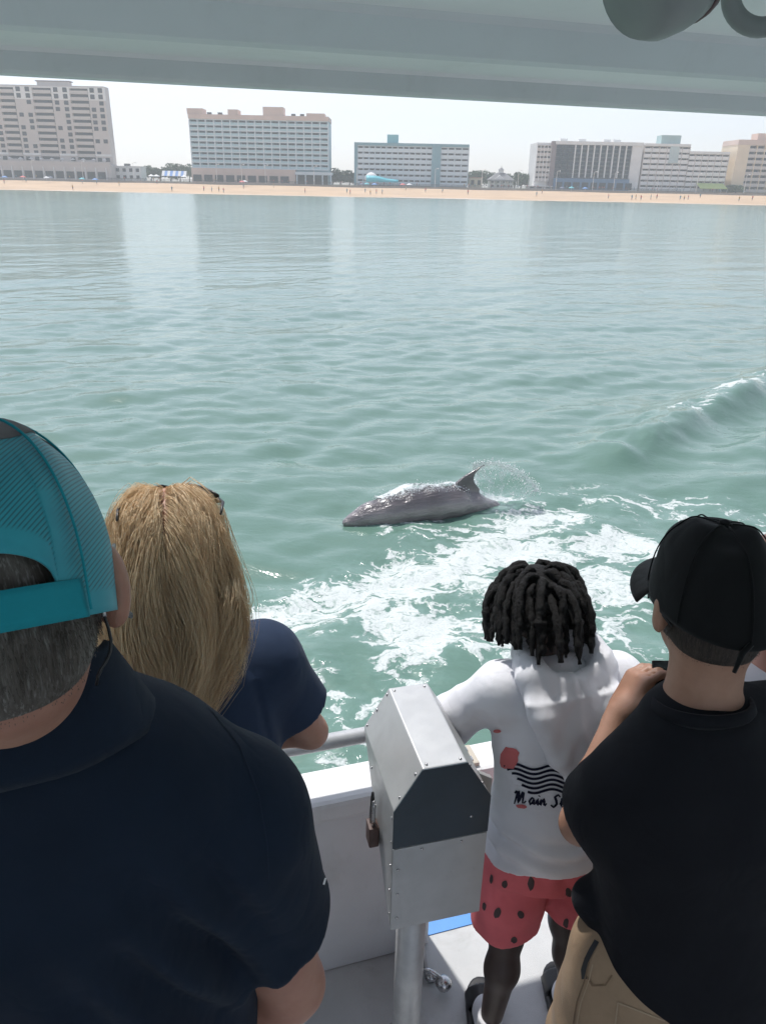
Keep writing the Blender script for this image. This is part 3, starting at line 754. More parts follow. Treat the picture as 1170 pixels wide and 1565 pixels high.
spots = [(6, 283, 300), (40, 281, 320), (110, 300, 268), (126, 281, 325), (148, 282, 315), (182, 284, 300), (240, 282, 335), (262, 297, 270), (311, 294, 276), (323, 296, 272), (334, 294, 274), (341, 297, 268), (372, 288, 300), (418, 286, 320), (466, 296, 275), (530, 296, 280), (535, 300, 272), (558, 296, 285), (566, 300, 272), (575, 298, 278), (584, 298, 280), (620, 291, 318), (650, 295, 300), (676, 296, 300), (715, 299, 290), (820, 304, 285), (828, 299, 310), (930, 306, 280), (966, 309, 276), (972, 309, 278), (980, 310, 275), (995, 309, 280), (1004, 308, 285), (1040, 310, 280), (1046, 311, 278), (1052, 309, 283), (1070, 306, 300), (1130, 312, 280), (1150, 311, 290)]
for i, (px, py, y) in enumerate(spots):
    x = bx(px, y); o = link('person', PM[i % 8]); o.location = (x, y, beach_z(y) - .02); o.rotation_euler = (0, 0, rnd.random() * 6.28)
    tag(o, 'tiny distant beachgoer out on the sand', 'person', 'beachgoers on the far sand')
for i in range(70):
    px = rnd.uniform(0, 1170); y = rnd.uniform(366.5, 374); x = bx(px, y)
    o = link('person', PM[rnd.randrange(8)]); o.location = (x, y, GZ); o.rotation_euler = (0, 0, rnd.random() * 6.28)
    tag(o, 'tiny distant person strolling on the boardwalk', 'person', 'strollers on the far boardwalk')
ucol = [paint('umb', c_) for c_ in ((.10, .25, .55), (.6, .12, .12), (.7, .7, .7), (.08, .10, .16), (.1, .45, .5))]
for i, (px, y) in enumerate(((8, 322), (36, 330), (72, 326), (78, 329), (126, 318), (146, 312), (370, 322), (374, 330), (553, 322), (560, 330), (572, 326), (615, 332), (625, 334), (858, 330), (872, 335), (893, 332))):
    r = tag(empty('beach_umbrella', (bx(px, y), y, beach_z(y) - .05)), ('blue', 'red', 'white', 'dark navy', 'turquoise')[i % 5] + ' sun umbrella planted on the far beach', 'umbrella', 'sun umbrellas on the far beach')
    mb = MB(); mb.lathe([(1.25, 1.75), (1.2, 1.82), (.7, 2.15), (.06, 2.35), (.02, 2.45)], 10); mb.build('canopy', ucol[i % 5], r)
    mb = MB(); mb.tube([(0, 0, 0), (0, 0, 1.9)], .03, 6); mb.build('pole', m_white, r)

# ------------------------------------------------------------------ trees behind the boardwalk
m_leaf = [surf('leaves_%d' % i, c_, 0.7, 0.35, 0.4) for i, c_ in enumerate(((.055, .105, .042), (.075, .130, .052), (.045, .085, .038)))]
m_bark = surf('bark', (0.12, 0.09, 0.07), 0.9, 0.3, 2.0)
def tree(px, pytop, y, wpx, label, mi):
    x = bx(px, y); H = tz(px, pytop, y) - GZ; w = wpx / 3.3 * y / 380 / 2 * 1.25
    r = tag(empty('tree', (x, y, GZ)), label, 'tree', 'trees behind the boardwalk')
    mb = MB(); mb.tube([(0, 0, 0), (.15, 0, H*.3), (-.1, .1, H*.6)], [.32, .24, .12], 8)
    for k in range(6):
        a = k * 1.05; mb.tube([(0.05, 0, H*(.25 + .05*k)), (w*.5*math.cos(a), w*.5*math.sin(a), H*(.45 + .07*k))], [.12, .04], 6)
    mb.build('trunk', m_bark, r)
    g = np.random.RandomState(int(px)); nl = 2200
    cl_ = [(g.uniform(-.7, .7) * w, g.uniform(-.7, .7) * w, H * g.uniform(.38, .82), w * g.uniform(.28, .5)) for _ in range(13)]
    C = np.array(cl_)[g.randint(0, 13, nl)]; d = g.randn(nl, 3); d /= np.linalg.norm(d, axis=1)[:, None]
    c = C[:, :3] + d * (C[:, 3:4] * g.uniform(.55, 1.05, (nl, 1))) * np.array([1, 1, .75]); c[:, 2] = np.clip(c[:, 2], .8, H)
    u = g.randn(nl, 3); u /= np.linalg.norm(u, axis=1)[:, None]; v = np.cross(u, g.randn(nl, 3)); v /= np.linalg.norm(v, axis=1)[:, None]
    s = g.uniform(.28, .6, (nl, 1))
    vs = np.stack([c - u*s, c + v*s*.6, c + u*s, c - v*s*.6], 1).reshape(-1, 3)
    me = np_mesh('crown', vs, np.arange(nl*4).reshape(-1, 4), False); me.materials.append(m_leaf[mi]); link('crown', me, None, r)
TL = ('dark tree in the gap between the aqua hotel and the grey-blue hotel', 'green tree behind the white beach house with the cupola', 'green tree behind the striped marquee tent', 'tree behind the small white flat-roofed building', 'tree behind the small ochre building with red roof', 'round tree between the white beach house and the finned hotel', 'tree between the white ribbon hotel and the cream hotel', 'low tree on the boardwalk in front of the cream hotel')
for px, pt, y, w, l, mi in ((222, 256, 400, 22, 3, 0), (232, 253, 410, 24, 2, 1), (246, 257, 405, 24, 2, 2), (262, 256, 420, 26, 2, 0), (276, 250, 410, 34, 2, 1), (290, 254, 415, 22, 2, 2), (212, 260, 420, 20, 3, 1),
    (508, 263, 400, 20, 0, 0), (520, 258, 398, 32, 0, 2), (534, 264, 402, 22, 0, 0), (716, 266, 420, 24, 4, 0), (730, 261, 415, 30, 4, 1), (745, 265, 420, 26, 1, 2), (757, 264, 425, 26, 1, 0), (770, 266, 430, 26, 1, 1), (785, 268, 410, 22, 1, 0),
    (795, 262, 400, 28, 5, 1), (806, 266, 402, 20, 5, 0), (1104, 269, 402, 20, 6, 2), (1112, 272, 405, 16, 6, 0), (1122, 284, 377, 22, 7, 1), (1110, 288, 377, 12, 7, 0), (184, 262, 412, 20, 3, 0), (198, 261, 420, 20, 3, 2)):
    tree(px, pt, y, w, TL[l], mi)
# ------------------------------------------------------------------ haze over the sea
mb = MB(); mb.box(-500, 500, -500, 930, -3.5, 62)
m = bpy.data.materials.new('haze_air'); m.use_nodes = True; t = m.node_tree; t.nodes.clear()
pv = N(t, 'ShaderNodeVolumePrincipled'); pv.inputs['Color'].default_value = (0.92, 0.96, 1.0, 1); pv.inputs['Density'].default_value = 0.0007
pv.inputs['Anisotropy'].default_value = 0.2
mo = N(t, 'ShaderNodeOutputMaterial'); t.links.new(pv.outputs[0], mo.inputs['Volume'])
hz = mb.build('haze', m); tag(hz, kind='stuff')
# ------------------------------------------------------------------ the tour boat (local: x along the side, y outboard, z above deck)
YAW = math.radians(17); DZ = 1.7
bn = V(-math.sin(YAW), math.cos(YAW), 0); bt = V(math.cos(YAW), math.sin(YAW), 0)
def bw(s, d, h): return bt * s + bn * d + V(0, 0, DZ + h)
m_gel = surf('white_gelcoat', (0.70, 0.71, 0.72), 0.42, 0.06, 3.0, 60, 0.0006, 0.25, col2=(0.63, 0.645, 0.66), dirt=.28)
m_gelw = surf('bulwark_cap_white', (0.76, 0.765, 0.77), 0.38, 0.05, 5.0, 70, 0.0005, 0.2, dirt=.2)
m_deck = surf('deck_nonskid', (0.50, 0.51, 0.515), 0.75, 0.2, 6.0, 350, 0.0012, 0.6, col2=(0.56, 0.565, 0.57), dirt=.45)
m_roofp = surf('roof_paint', (0.93, 0.92, 0.96), 0.6, 0.08, 1.2, 40, 0.0008, 0.2, dirt=.14)
m_alu = surf('rail_aluminium', (0.55, 0.56, 0.57), 0.5, 0.12, 20.0, metal=0.45)
m_bstripe = surf('blue_hull_paint', (0.10, 0.30, 0.68), 0.4, 0.1, 4.0)
m_box = surf('console_sheet_metal', (0.50, 0.51, 0.52), 0.42, 0.08, 7.0, 90, 0.0005, 0.25, metal=0.25, col2=(0.43, 0.44, 0.45), dirt=.4)
m_slate = surf('slate_panel', (0.035, 0.055, 0.075), 0.45, 0.2, 8.0, 120, 0.0004, 0.3, dirt=.4)
m_steel = surf('steel', (0.55, 0.55, 0.56), 0.25, 0.2, 30.0, metal=0.95)
m_blk = surf('black_plastic', (0.012, 0.012, 0.014), 0.4, 0.3, 20.0)
boat = tag(empty('tour_boat', (0, 0, DZ), YAW), 'white tour boat with low bulwark, aluminium rail and flat overhead roof', 'boat')
BD, BT, BH = 1.447, 1.56, 0.652
S0, S1 = -7.0, 7.0
def bxm(name, mat, *boxes, bevel=0.0, parent=None):
    mb = MB()
    for b_ in boxes: mb.box(*b_)
    return mb.build(name, mat, parent or boat, bevel=bevel)
bxm('deck', m_deck, (S0, S1, -2.4, 1.474, -0.06, 0.0))
bxm('deck_edge', m_bstripe, (S0, S1, 1.4745, 1.60, -0.07, 0.003))
bxm('bulwark', m_gel, (S0, 0.612, BD, 1.535, 0.003, BH - 0.06), bevel=0.006)
bxm('bulwark', m_gel, (1.42, S1, BD, 1.535, 0.003, BH - 0.06), bevel=0.006)
bxm('bulwark_cap', m_gelw, (S0, 0.625, 1.425, 1.556, BH - 0.06, BH + 0.005), bevel=0.014)
bxm('bulwark_cap', m_gelw, (1.41, S1, 1.425, 1.556, BH - 0.06, BH + 0.005), bevel=0.014)
bxm('gate_bar', m_gelw, (0.63, 1.405, 1.44, 1.545, BH - 0.09, BH + 0.001), bevel=0.012)
mb = MB(); mb.add([(S0, 1.60, -0.071), (S1, 1.60, -0.071), (S1, 1.50, -2.4), (S0, 1.50, -2.4), (S0, -2.5, -0.071), (S1, -2.5, -0.071), (S1, -2.45, -2.4), (S0, -2.45, -2.4)],
    [(0, 1, 2, 3), (4, 7, 6, 5), (3, 2, 6, 7), (0, 3, 7, 4), (1, 5, 6, 2)]); mb.build('hull', m_gel, boat)
mb = MB(); mb.tube([(S0, 1.50, 0.792), (0.60, 1.50, 0.792), (0.63, 1.50, 0.78), (0.64, 1.50, 0.74), (0.64, 1.50, BH)], 0.0205, 16); mb.build('handrail', m_alu, boat, smooth=True)
mb = MB(); mb.tube([(1.36, 1.50, BH), (1.36, 1.50, 0.74), (1.37, 1.50, 0.78), (1.40, 1.50, 0.792), (S1, 1.50, 0.792)], 0.0205, 16); mb.build('handrail', m_alu, boat, smooth=True)
for s in (-6, -4.8, -3.6, -2.4, -1.2, -0.1, 2.4, 3.6, 4.8):
    mb = MB(); mb.tube([(s, 1.50, BH), (s, 1.50, 0.785)], 0.014, 12); mb.lathe([(.032, 0), (.03, .006), (.016, .01)], 12, (s, 1.50, BH + .004)); mb.build('stanchion', m_alu, boat, smooth=True)
# roof: stepped underside beams along the edge
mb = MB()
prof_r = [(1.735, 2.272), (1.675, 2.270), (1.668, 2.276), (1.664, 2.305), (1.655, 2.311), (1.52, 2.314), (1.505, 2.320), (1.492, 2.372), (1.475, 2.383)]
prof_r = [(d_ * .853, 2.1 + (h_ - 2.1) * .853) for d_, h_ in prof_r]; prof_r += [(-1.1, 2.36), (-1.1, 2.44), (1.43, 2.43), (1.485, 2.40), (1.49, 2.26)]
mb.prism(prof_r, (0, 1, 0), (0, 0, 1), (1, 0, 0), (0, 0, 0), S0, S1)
for k_ in (0, 1, 2): mb.m[2 + k_] = 1  # edge lip faces: shade put into a darker colour
for k_ in (5, 6, 7): mb.m[2 + k_] = 2  # riser faces: their shade band is painted in as a darker tone
mb.build('roof', [m_roofp, surf('roof_edge_shade', (0.76, 0.755, 0.80), .55, .1, 1.0, dirt=.2), surf('roof_riser_shade', (0.80, 0.81, 0.86), .6, .1, 1.0, dirt=.15)], boat)
for s in (-5.2, -3.4, -1.6, 2.3, 3.9, 5.6):
    bxm('roof_beam', m_roofp, (s - .03, s + .03, -1.05, 1.19, 2.30, 2.36), bevel=.006)
for s in (-5.5, 5.5):
    mb = MB(); mb.tube([(s, 1.50, BH), (s, 1.42, 2.30)], 0.03, 14); mb.build('roof_post', m_alu, boat, smooth=True)
bxm('bulwark', m_gel, (S0, S1, -2.45, -2.36, 0.003, BH), bevel=0.006)
for s in (-5.5, -2, 2, 5.5):
    mb = MB(); mb.tube([(s, -1.0, 0), (s, -1.0, 2.35)], 0.03, 14); mb.build('roof_post', m_alu, boat, smooth=True)
# plate and catch on the gate bar, latch rod on the deck
bxm('catch_plate', surf('beige_plastic', (0.55, 0.50, 0.42), .5, .1, 9), (0.685, 0.735, 1.455, 1.53, BH + 0.0015, BH + 0.014), bevel=.004)
for k in (1.474, 1.512): bxm('screw', m_steel, (.70, .72, k - .009, k + .009, BH + .0142, BH + .018), bevel=.003)
mb = MB(); mb.tube([(0.53, 1.35, .055), (0.575, 1.335, .052), (0.60, 1.31, .046)], .006, 8); mb.build('latch_rod', m_steel, boat, smooth=True)
mb = MB(); mb.lathe([(.008, 0), (.02, .004), (.024, .016), (.016, .03), (.004, .034)], 14, (0.605, 1.30, .02)); mb.build('latch_knob', m_steel, boat, smooth=True)
mb = MB(); mb.lathe([(.012, 0), (.012, .05), (.004, .052)], 10, (0.53, 1.352, 0.0)); mb.build('latch_foot', m_steel, boat, smooth=True)
mb = MB(); mb.lathe([(.01, 0), (.018, .006), (.016, .02), (.004, .024)], 12, (0.585, 1.345, .0)); mb.build('latch_foot', m_steel, boat, smooth=True)
mb = MB(); mb.prism([(0, 0), (.11, 0), (.0, .17)], (0, -1, 0), (0, 0, 1), (1, 0, 0), (0.57, 1.446, 0.002), 0, .008); mb.build('bracket', m_gel, boat)

# ------------------------------------------------------------------ console box on a post
KYAW = 0.257; KO = V(0.131, 1.15, DZ)
con = tag(empty('display_console', (KO[0], KO[1], DZ), KYAW), 'tall grey sheet-metal console box with dark slate panel on a post', 'console')
w, zb, zs, zt, c, D, Db, zm = 0.202, 0.642, 0.968, 1.064, 0.056, 0.262, 0.03, 0.872
h2 = w / 2
fp = [(-h2, zb), (h2, zb), (h2, zs), (h2 - c, zt), (-h2 + c, zt), (-h2, zs)]
dd = [Db, Db, D, D, D, D]
mb = MB()
mb.add([(u, 0, z) for u, z in fp] + [(u, dd[i], z + (0.02 if i < 2 else 0)) for i, (u, z) in enumerate(fp)],
       [tuple(range(6)), tuple(range(11, 5, -1))] + [(i, 6 + i, 6 + (i+1) % 6, (i+1) % 6) for i in range(6)])
mb.build('housing', m_box, con, bevel=0.003)
mb = MB(); mb.prism([(-h2 - .001, zm), (h2 + .001, zm), (h2 + .001, zs), (h2 - c + .001, zt + .001), (-h2 + c - .001, zt + .001), (-h2 - .001, zs)], (1, 0, 0), (0, 0, 1), (0, 1, 0), (0, 0, 0), -0.0045, -0.0008)
mb.build('upper_panel', m_slate, con, bevel=.001)
mb = MB(); mb.box(-h2, h2, -.004, -.0008, zb - .006, zm - .003); mb.build('lower_panel', m_box, con, bevel=.001)
mb = MB(); mb.prism([(-.0, zb + .03), (.03, zb + .02), (.03, zs - .02), (0, zs)], (1, 0, 0), (0, 0, 1), (0, 1, 0), (h2 + .001, .06, 0), 0, .012); mb.build('side_flange', m_box, con, bevel=.001)
rv = MB(); rv.lathe([(.0032, 0), (.003, .0015), (.0012, .0026)], 8); rme = rv.mesh('rivet', True); rme.materials.append(m_steel)
def rivet(x, y, z, n_):
    o = link('rivet', rme, None, con); o.location = (x, y, z); o.rotation_euler = Vector(n_).to_track_quat('Z', 'Y').to_euler()
for z in (zb + .03, zb + .10, zb + .17): rivet(-h2 + .012, -.0042, z, (0, -1, 0))
for x in (-.04, .045): rivet(x, -.0042, zm - .014, (0, -1, 0))
rivet(.062, -.0047, zs - .045, (0, -1, 0))
for z in (zb + .03, zb + .10, zb + .17, zb + .235, zb + .30): rivet(-h2 - .0003, .01, z, (-1, 0, 0))
nl = nz(V(-(zt - zs), 0, c)); nr_ = nz(V((zt - zs), 0, c))
for k in (.25, .8):
    rivet(-h2 + c * k, .01, zs + (zt - zs) * k, nl); rivet(h2 - c * k, .01, zs + (zt - zs) * k, nr_)
for x in (-h2 + c + .01, h2 - c - .01):
    for y in (.01, D - .012): rivet(x, y, zt + .0003, (0, 0, 1))
for k in (.1, .5, .9): rivet(-h2 + c * k, D - .01, zs + (zt - zs) * k, nl)
for z in (zs - .05, zs - .12): rivet(-h2 - .0003, D - .05 - (zs - z) * .6, z, (-1, 0, 0))
mb = MB(); mb.tube([(-.03, .072, 0), (-.03, .072, zb + .14)], .034, 24); mb.build('post', m_alu, con, smooth=True)
mb = MB(); mb.lathe([(.085, .001), (.085, .01), (.05, .013), (.036, .03)], 20, (-.03, .072, 0)); mb.build('base_flange', m_alu, con, smooth=True)
for a in (0.6, 2.2, 3.9, 5.4):
    mb = MB(); mb.prism([(.03, .012), (.12, .012), (.035, .16)], (math.cos(a), math.sin(a), 0), (0, 0, 1), (-math.sin(a), math.cos(a), 0), (-.03, .072, 0), -.004, .004); mb.build('gusset', m_alu, con)
# pen holder and pens on the left side
m_lea = surf('brown_leather', (0.10, 0.055, 0.045), .5, .3, 40)
ph = bxm('pen_holder', m_lea, (-h2 - .024, -h2 - .0012, .10, .135, zs - .20, zs - .145), bevel=.004, parent=con)
for k, (y, hh_, m_) in enumerate(((.110, .12, m_steel), (.120, .135, m_blk), (.128, .10, m_steel))):
    mb = MB(); mb.tube([(-h2 - .013, y, zs - .196), (-h2 - .013, y, zs - .196 + hh_ - .02), (-h2 - .013, y, zs - .196 + hh_)], [.0052, .0048, .003], 10); mb.build('pen', m_, con, smooth=True)

# ------------------------------------------------------------------ loudspeaker and bracket under the roof
m_spk = surf('speaker_grey', (0.30, 0.305, 0.315), .5, .12, 8); m_spk2 = surf('speaker_dark', (0.13, 0.14, 0.155), .5, .15, 8); m_rim = surf('maroon_rim', (0.10, 0.045, 0.055), .5, .2, 10)
a0 = at_r(985, 10, 1.16); b0 = at_r(1075, -60, 1.24); ax = nz(b0 - a0)
lb = V(a0[0], a0[1], 4.06)
def bell(r0, pr, ctr, nseg=28):
    q_ = Vector(ax).to_track_quat('Z', 'Y').to_matrix(); mb = MB(); mb.lathe(pr, nseg)
    mb.v = [tuple(np.array(q_ @ Vector(v_)) + ctr - lb) for v_ in mb.v]; return mb
spk = tag(empty('loudspeaker', tuple(lb)), 'grey horn loudspeaker with maroon rim hung under the roof', 'loudspeaker')
ctr = at_r(1028, -52, 1.18)
bell(0, [(.02, -.075), (.05, -.07), (.062, -.05), (.068, -.02), (.068, .0)], ctr).build('horn', m_spk, spk, smooth=True)
bell(0, [(.0685, .0), (.0705, .003), (.0705, .010), (.0685, .013)], ctr).build('rim', m_rim, spk, smooth=True)
bell(0, [(.064, .0135), (.060, .03), (.056, .032)], ctr).build('collar', m_spk, spk, smooth=True)
bell(0, [(.05, .0325), (.052, .07), (.054, .072)], ctr).build('driver', m_spk2, spk, smooth=True)
bell(0, [(.056, .0725), (.057, .12), (.048, .135), (.02, .138)], ctr).build('rear_cover', m_spk, spk, smooth=True)
mb = MB(); mb.tube([ctr - lb + V(.03, .02, .03), V(*(ctr - lb))[:3] + V(.05, .03, .30)], .012, 8); mb.build('hanger', m_spk2, spk, smooth=True)
br = tag(empty('roof_bracket', tuple(at_r(1150, 10, 1.3))), 'small curved metal bracket hanging under the roof beside the loudspeaker', 'bracket')
o0 = at_r(1150, 10, 1.3)
mb = MB(); pts = [at_r(1116, -60, 1.3) - o0] + [at_r(1160 - 44 * math.cos(a_), -2 + 44 * math.sin(a_), 1.3) - o0 for a_ in np.linspace(0, math.pi, 17)] + [at_r(1204, -60, 1.3) - o0]
mb.tube(pts, .0125, 16); mb.build('loop', m_spk, br, smooth=True)
# ------------------------------------------------------------------ dolphin
nose = at_z(529, 799, 0.03); hd = nz(V(*(at_z(700, 752, 0.22) - nose)[:2], 0)); sd_ = np.cross(V(0, 0, 1), hd)
def dl(s, z, l=0.0): return nose + hd * s + sd_ * l + V(0, 0, z)
ks = [(0, .00, .050), (.07, .005, .078), (.14, .015, .102), (.24, .03, .143), (.36, .042, .174), (.55, .055, .203), (.85, .07, .225), (1.15, .075, .235), (1.45, .05, .215), (1.75, -.015, .16), (2.05, -.13, .11), (2.35, -.29, .065), (2.6, -.43, .04)]
def dolphin(p):
    d = chain(p, [dl(s, z) for s, z, _ in ks], [r for _, _, r in ks], .05)
    d = smin(d, ell(p, dl(.30, .10), (.14, .11, .085), np.stack([hd, sd_, V(0, 0, 1)])), .06)
    # beak cleft
    # dorsal fin: thin swept blade
    q = p - np.asarray(dl(1.40, .20), np.float32); x = q @ hd.astype(np.float32); z = q[:, 2]; l = q @ sd_.astype(np.float32)
    tz_ = np.clip(z / .315, -.4, 1); lead = .10 * np.maximum(tz_, 0) + .37 * np.maximum(tz_, 0) ** 2.2 - .15 * np.minimum(tz_, 0) * -1; trail = .42 + .07 * tz_ - .13 * np.sin(np.clip(tz_, 0, 1) * 2.85)
    trail = np.maximum(trail, lead + .03)
    th = .032 * (1 - .6 * np.clip(tz_, 0, 1))
    fin = np.maximum(np.maximum(lead - x, x - trail) * .8, np.maximum(np.abs(l) - th, np.maximum(z - .315, -.14 - z)))
    d = smin(d, fin.astype(np.float32), .035)
    for s_ in (-1, 1):
        d = smin(d, np.maximum(chain(p, [dl(.62, -.08, s_ * .15), dl(.80, -.20, s_ * .30), dl(.98, -.28, s_ * .38)], [.06, .05, .015]), -1), .03)
        d = smin(d, chain(p, [dl(2.5, -.45, 0), dl(2.68, -.49, s_ * .16), dl(2.82, -.51, s_ * .30)], [.05, .04, .012]), .03)
    return d
m_dol, t, b = nmat('dolphin_skin'); tc = N(t, 'ShaderNodeTexCoord').outputs['Object']
mp = N(t, 'ShaderNodeMapping'); mp.inputs['Rotation'].default_value = (0, 0, -math.atan2(hd[1], hd[0])); mp.inputs['Scale'].default_value = (1.0, 1.0, 1.0); t.links.new(tc, mp.inputs['Vector'])
mp2 = N(t, 'ShaderNodeMapping'); mp2.inputs['Rotation'].default_value = (0, 0, 0); mp2.inputs['Scale'].default_value = (.35, 2.2, 2.2); t.links.new(mp.outputs[0], mp2.inputs['Vector'])
n1 = noise(t, mp2.outputs[0], 5, 5, .6); n2 = noise(t, tc, 30, 3)
sep = N(t, 'ShaderNodeSeparateXYZ'); t.links.new(tc, sep.inputs[0])
cc = mixc(t, mapr(t, n1.outputs['Fac'], .35, .7), (.17, .15, .155), (.27, .24, .24))
hi_ = mth(t, 'MULTIPLY', mapr(t, sep.outputs['Z'], .10, .28), .85)
cc = mixc(t, hi_, cc, (.062, .054, .058))
t.links.new(cc, b.inputs['Base Color']); b.inputs['Roughness'].default_value = .16; b.inputs['Coat Weight'].default_value = .9; b.inputs['Coat Roughness'].default_value = .08
t.links.new(bump(t, n1.outputs['Fac'], .75, .06), b.inputs['Normal'])
dol = sdf_obj('dolphin', dolphin, dl(1.3, 0) - V(1.8, 1.3, .65), dl(1.3, 0) + V(1.8, 1.3, .75), 0.0095, m_dol, dl(1.2, 0))
tag(dol, 'grey dolphin surfacing with curved dorsal fin raised above the green water', 'dolphin')
def dchild(name, mk, mat):
    mb = MB(); mk(mb); mb.v = [tuple(np.array(v_) - dl(1.2, 0)) for v_ in mb.v]; return mb.build(name, mat, dol, smooth=True)
for s_ in (-1, 1):
    c_ = dl(.335, .045, s_ * .163); dchild('eye', lambda mb: mb.lathe([(.002, -.012), (.011, -.006), (.013, 0), (.011, .006), (.002, .012)], 10, c_), m_blk)
dchild('mouth_line', lambda mb: mb.tube([dl(.02, -.01, .056), dl(.10, .0, .088), dl(.2, .01, .125), dl(.29, .02, .157)], .004, 6), m_blk)
dchild('blowhole', lambda mb: mb.lathe([(.004, .0), (.018, .002), (.016, .005), (.004, .006)], 10, dl(.44, .235)), m_blk)

# spray thrown off its back and fin
g = np.random.RandomState(3)
m_spray = surf('spray_water', (0.82, 0.86, 0.86), 0.35, 0.05, 6.0)
def drops(name, P, R, parent=None):
    ico_v = np.array([(0,0,1),(.943,0,-.333),(-.471,.816,-.333),(-.471,-.816,-.333)]); ico_f = np.array([(0,1,2),(0,2,3),(0,3,1),(1,3,2)])
    v = (P[:, None, :] + R[:, None, None] * ico_v[None]).reshape(-1, 3); f = (np.arange(len(P))[:, None, None] * 4 + ico_f[None]).reshape(-1, 3)
    me = np_mesh(name, v, f); me.materials.append(m_spray); return link(name, me, None, parent)
ms, t, b = nmat('spray_sheet'); tc = N(t, 'ShaderNodeTexCoord').outputs['Object']
nn = noise(t, tc, 9, 4, .6, .5); nf_ = noise(t, tc, 60, 2)
al = mth(t, 'ADD', nn.outputs['Fac'], mth(t, 'MULTIPLY', mth(t, 'SUBTRACT', nf_.outputs['Fac'], .5), .5))
ed = N(t, 'ShaderNodeAttribute', attribute_name='edge').outputs['Fac']
t.links.new(mth(t, 'MULTIPLY', mapr(t, mth(t, 'ADD', al, mth(t, 'MULTIPLY', ed, .5)), .47, .72), .72), b.inputs['Alpha'])
b.inputs['Base Color'].default_value = (.82, .87, .87, 1); b.inputs['Roughness'].default_value = .3
def sheet(name, rows, parent, edge):
    A = np.array(rows); nr_, nc_ = A.shape[:2]; ii = np.arange(nr_ * nc_).reshape(nr_, nc_)
    q_ = np.stack([ii[:-1, :-1], ii[:-1, 1:], ii[1:, 1:], ii[1:, :-1]], -1).reshape(-1, 4)
    me = np_mesh(name, A.reshape(-1, 3) - spl_o, q_); a_ = me.attributes.new('edge', 'FLOAT', 'POINT'); a_.data.foreach_set('value', np.array(edge, np.float32).ravel()); me.materials.append(ms)
    return link(name, me, None, parent)
spl_o = dl(1.75, 0)
spl = tag(empty('splash', tuple(spl_o)), 'white arc of spray thrown up behind the dolphin fin', 'splash')
Yf = dl(1.80, 0)[1] + .05
outer = [(722, 709), (738, 706), (755, 706), (772, 709), (790, 717), (806, 728), (818, 741), (825, 750)]
inner = [(718, 742), (728, 752), (742, 760), (752, 764), (764, 766), (776, 766), (788, 765), (800, 763)]
rows = []; ed = []
for i in range(25):
    u = i / 24 * 7; k = min(int(u), 6); fr_ = u - k
    o_ = np.array(outer[k]) * (1 - fr_) + np.array(outer[k+1]) * fr_; n_ = np.array(inner[k]) * (1 - fr_) + np.array(inner[k+1]) * fr_
    row = []; er = []
    for j in range(13):
        s_ = j / 12; px, py = o_ * (1 - s_) + n_ * s_
        pt = at_y(px, py, Yf + .25 * math.sin(s_ * 3.1) * (1 - i / 30)); pt = V(*pt); pt[2] = max(pt[2], .0); row.append(pt)
        er.append(.75 * math.exp(-((s_ - .02) / .08) ** 2) + .55 * math.exp(-((1 - s_) / .12) ** 2) + (.35 if i < 3 else 0) + .0)
    rows.append(row); ed.append(er)
sheet('spray_arc', rows, spl, ed)
A = np.array(rows); P = []; R_ = []
for k in range(1100):
    i = g.randint(0, 25); j = min(12, int(abs(g.randn()) * 1.6)) if g.rand() < .7 else g.randint(0, 13)
    P.append(A[i, j] + g.randn(3) * .022); R_.append(abs(g.randn()) * .005 + .003)
o = drops('droplets', np.array(P) - spl_o, np.array(R_), spl); o['kind'] = 'stuff'
# film of water sliding off the far side of the back, and foam where the body meets the sea
cl = tag(empty('splash', tuple(spl_o)), 'sheet of white water streaming over the back of the dolphin', 'splash')
rows = []; ed = []
for i in range(30):
    s = .42 + i / 29 * 1.1; row = []; er = []
    z0 = np.interp(s, [k_[0] for k_ in ks], [k_[1] for k_ in ks]); r0 = np.interp(s, [k_[0] for k_ in ks], [k_[2] for k_ in ks])
    for j in range(10):
        a = math.radians(75 + 70 * j / 9); lift = .012 + .07 * math.sin(math.pi * j / 9) * (0.6 + .4 * math.sin(s * 9))
        row.append(dl(s + .04 * math.sin(j), z0 + (r0 + lift) * math.sin(a), -(r0 + lift) * math.cos(a) * -1 * -1)); er.append(.45 * math.sin(math.pi * j / 9) - .05)
    rows.append(row); ed.append(er)
sheet('water_film', rows, cl, ed)
P = []; R_ = []
for k in range(1500):
    s = g.uniform(.4, 1.65); z0 = np.interp(s, [k_[0] for k_ in ks], [k_[1] for k_ in ks]); r0 = np.interp(s, [k_[0] for k_ in ks], [k_[2] for k_ in ks])
    a = math.radians(g.uniform(60, 150)); rr_ = r0 + abs(g.randn()) * .035
    P.append(dl(s, z0 + rr_ * math.sin(a), -rr_ * math.cos(a))); R_.append(abs(g.randn()) * .004 + .002)
o = drops('droplets', np.array(P) - spl_o, np.array(R_), cl); o['kind'] = 'stuff'
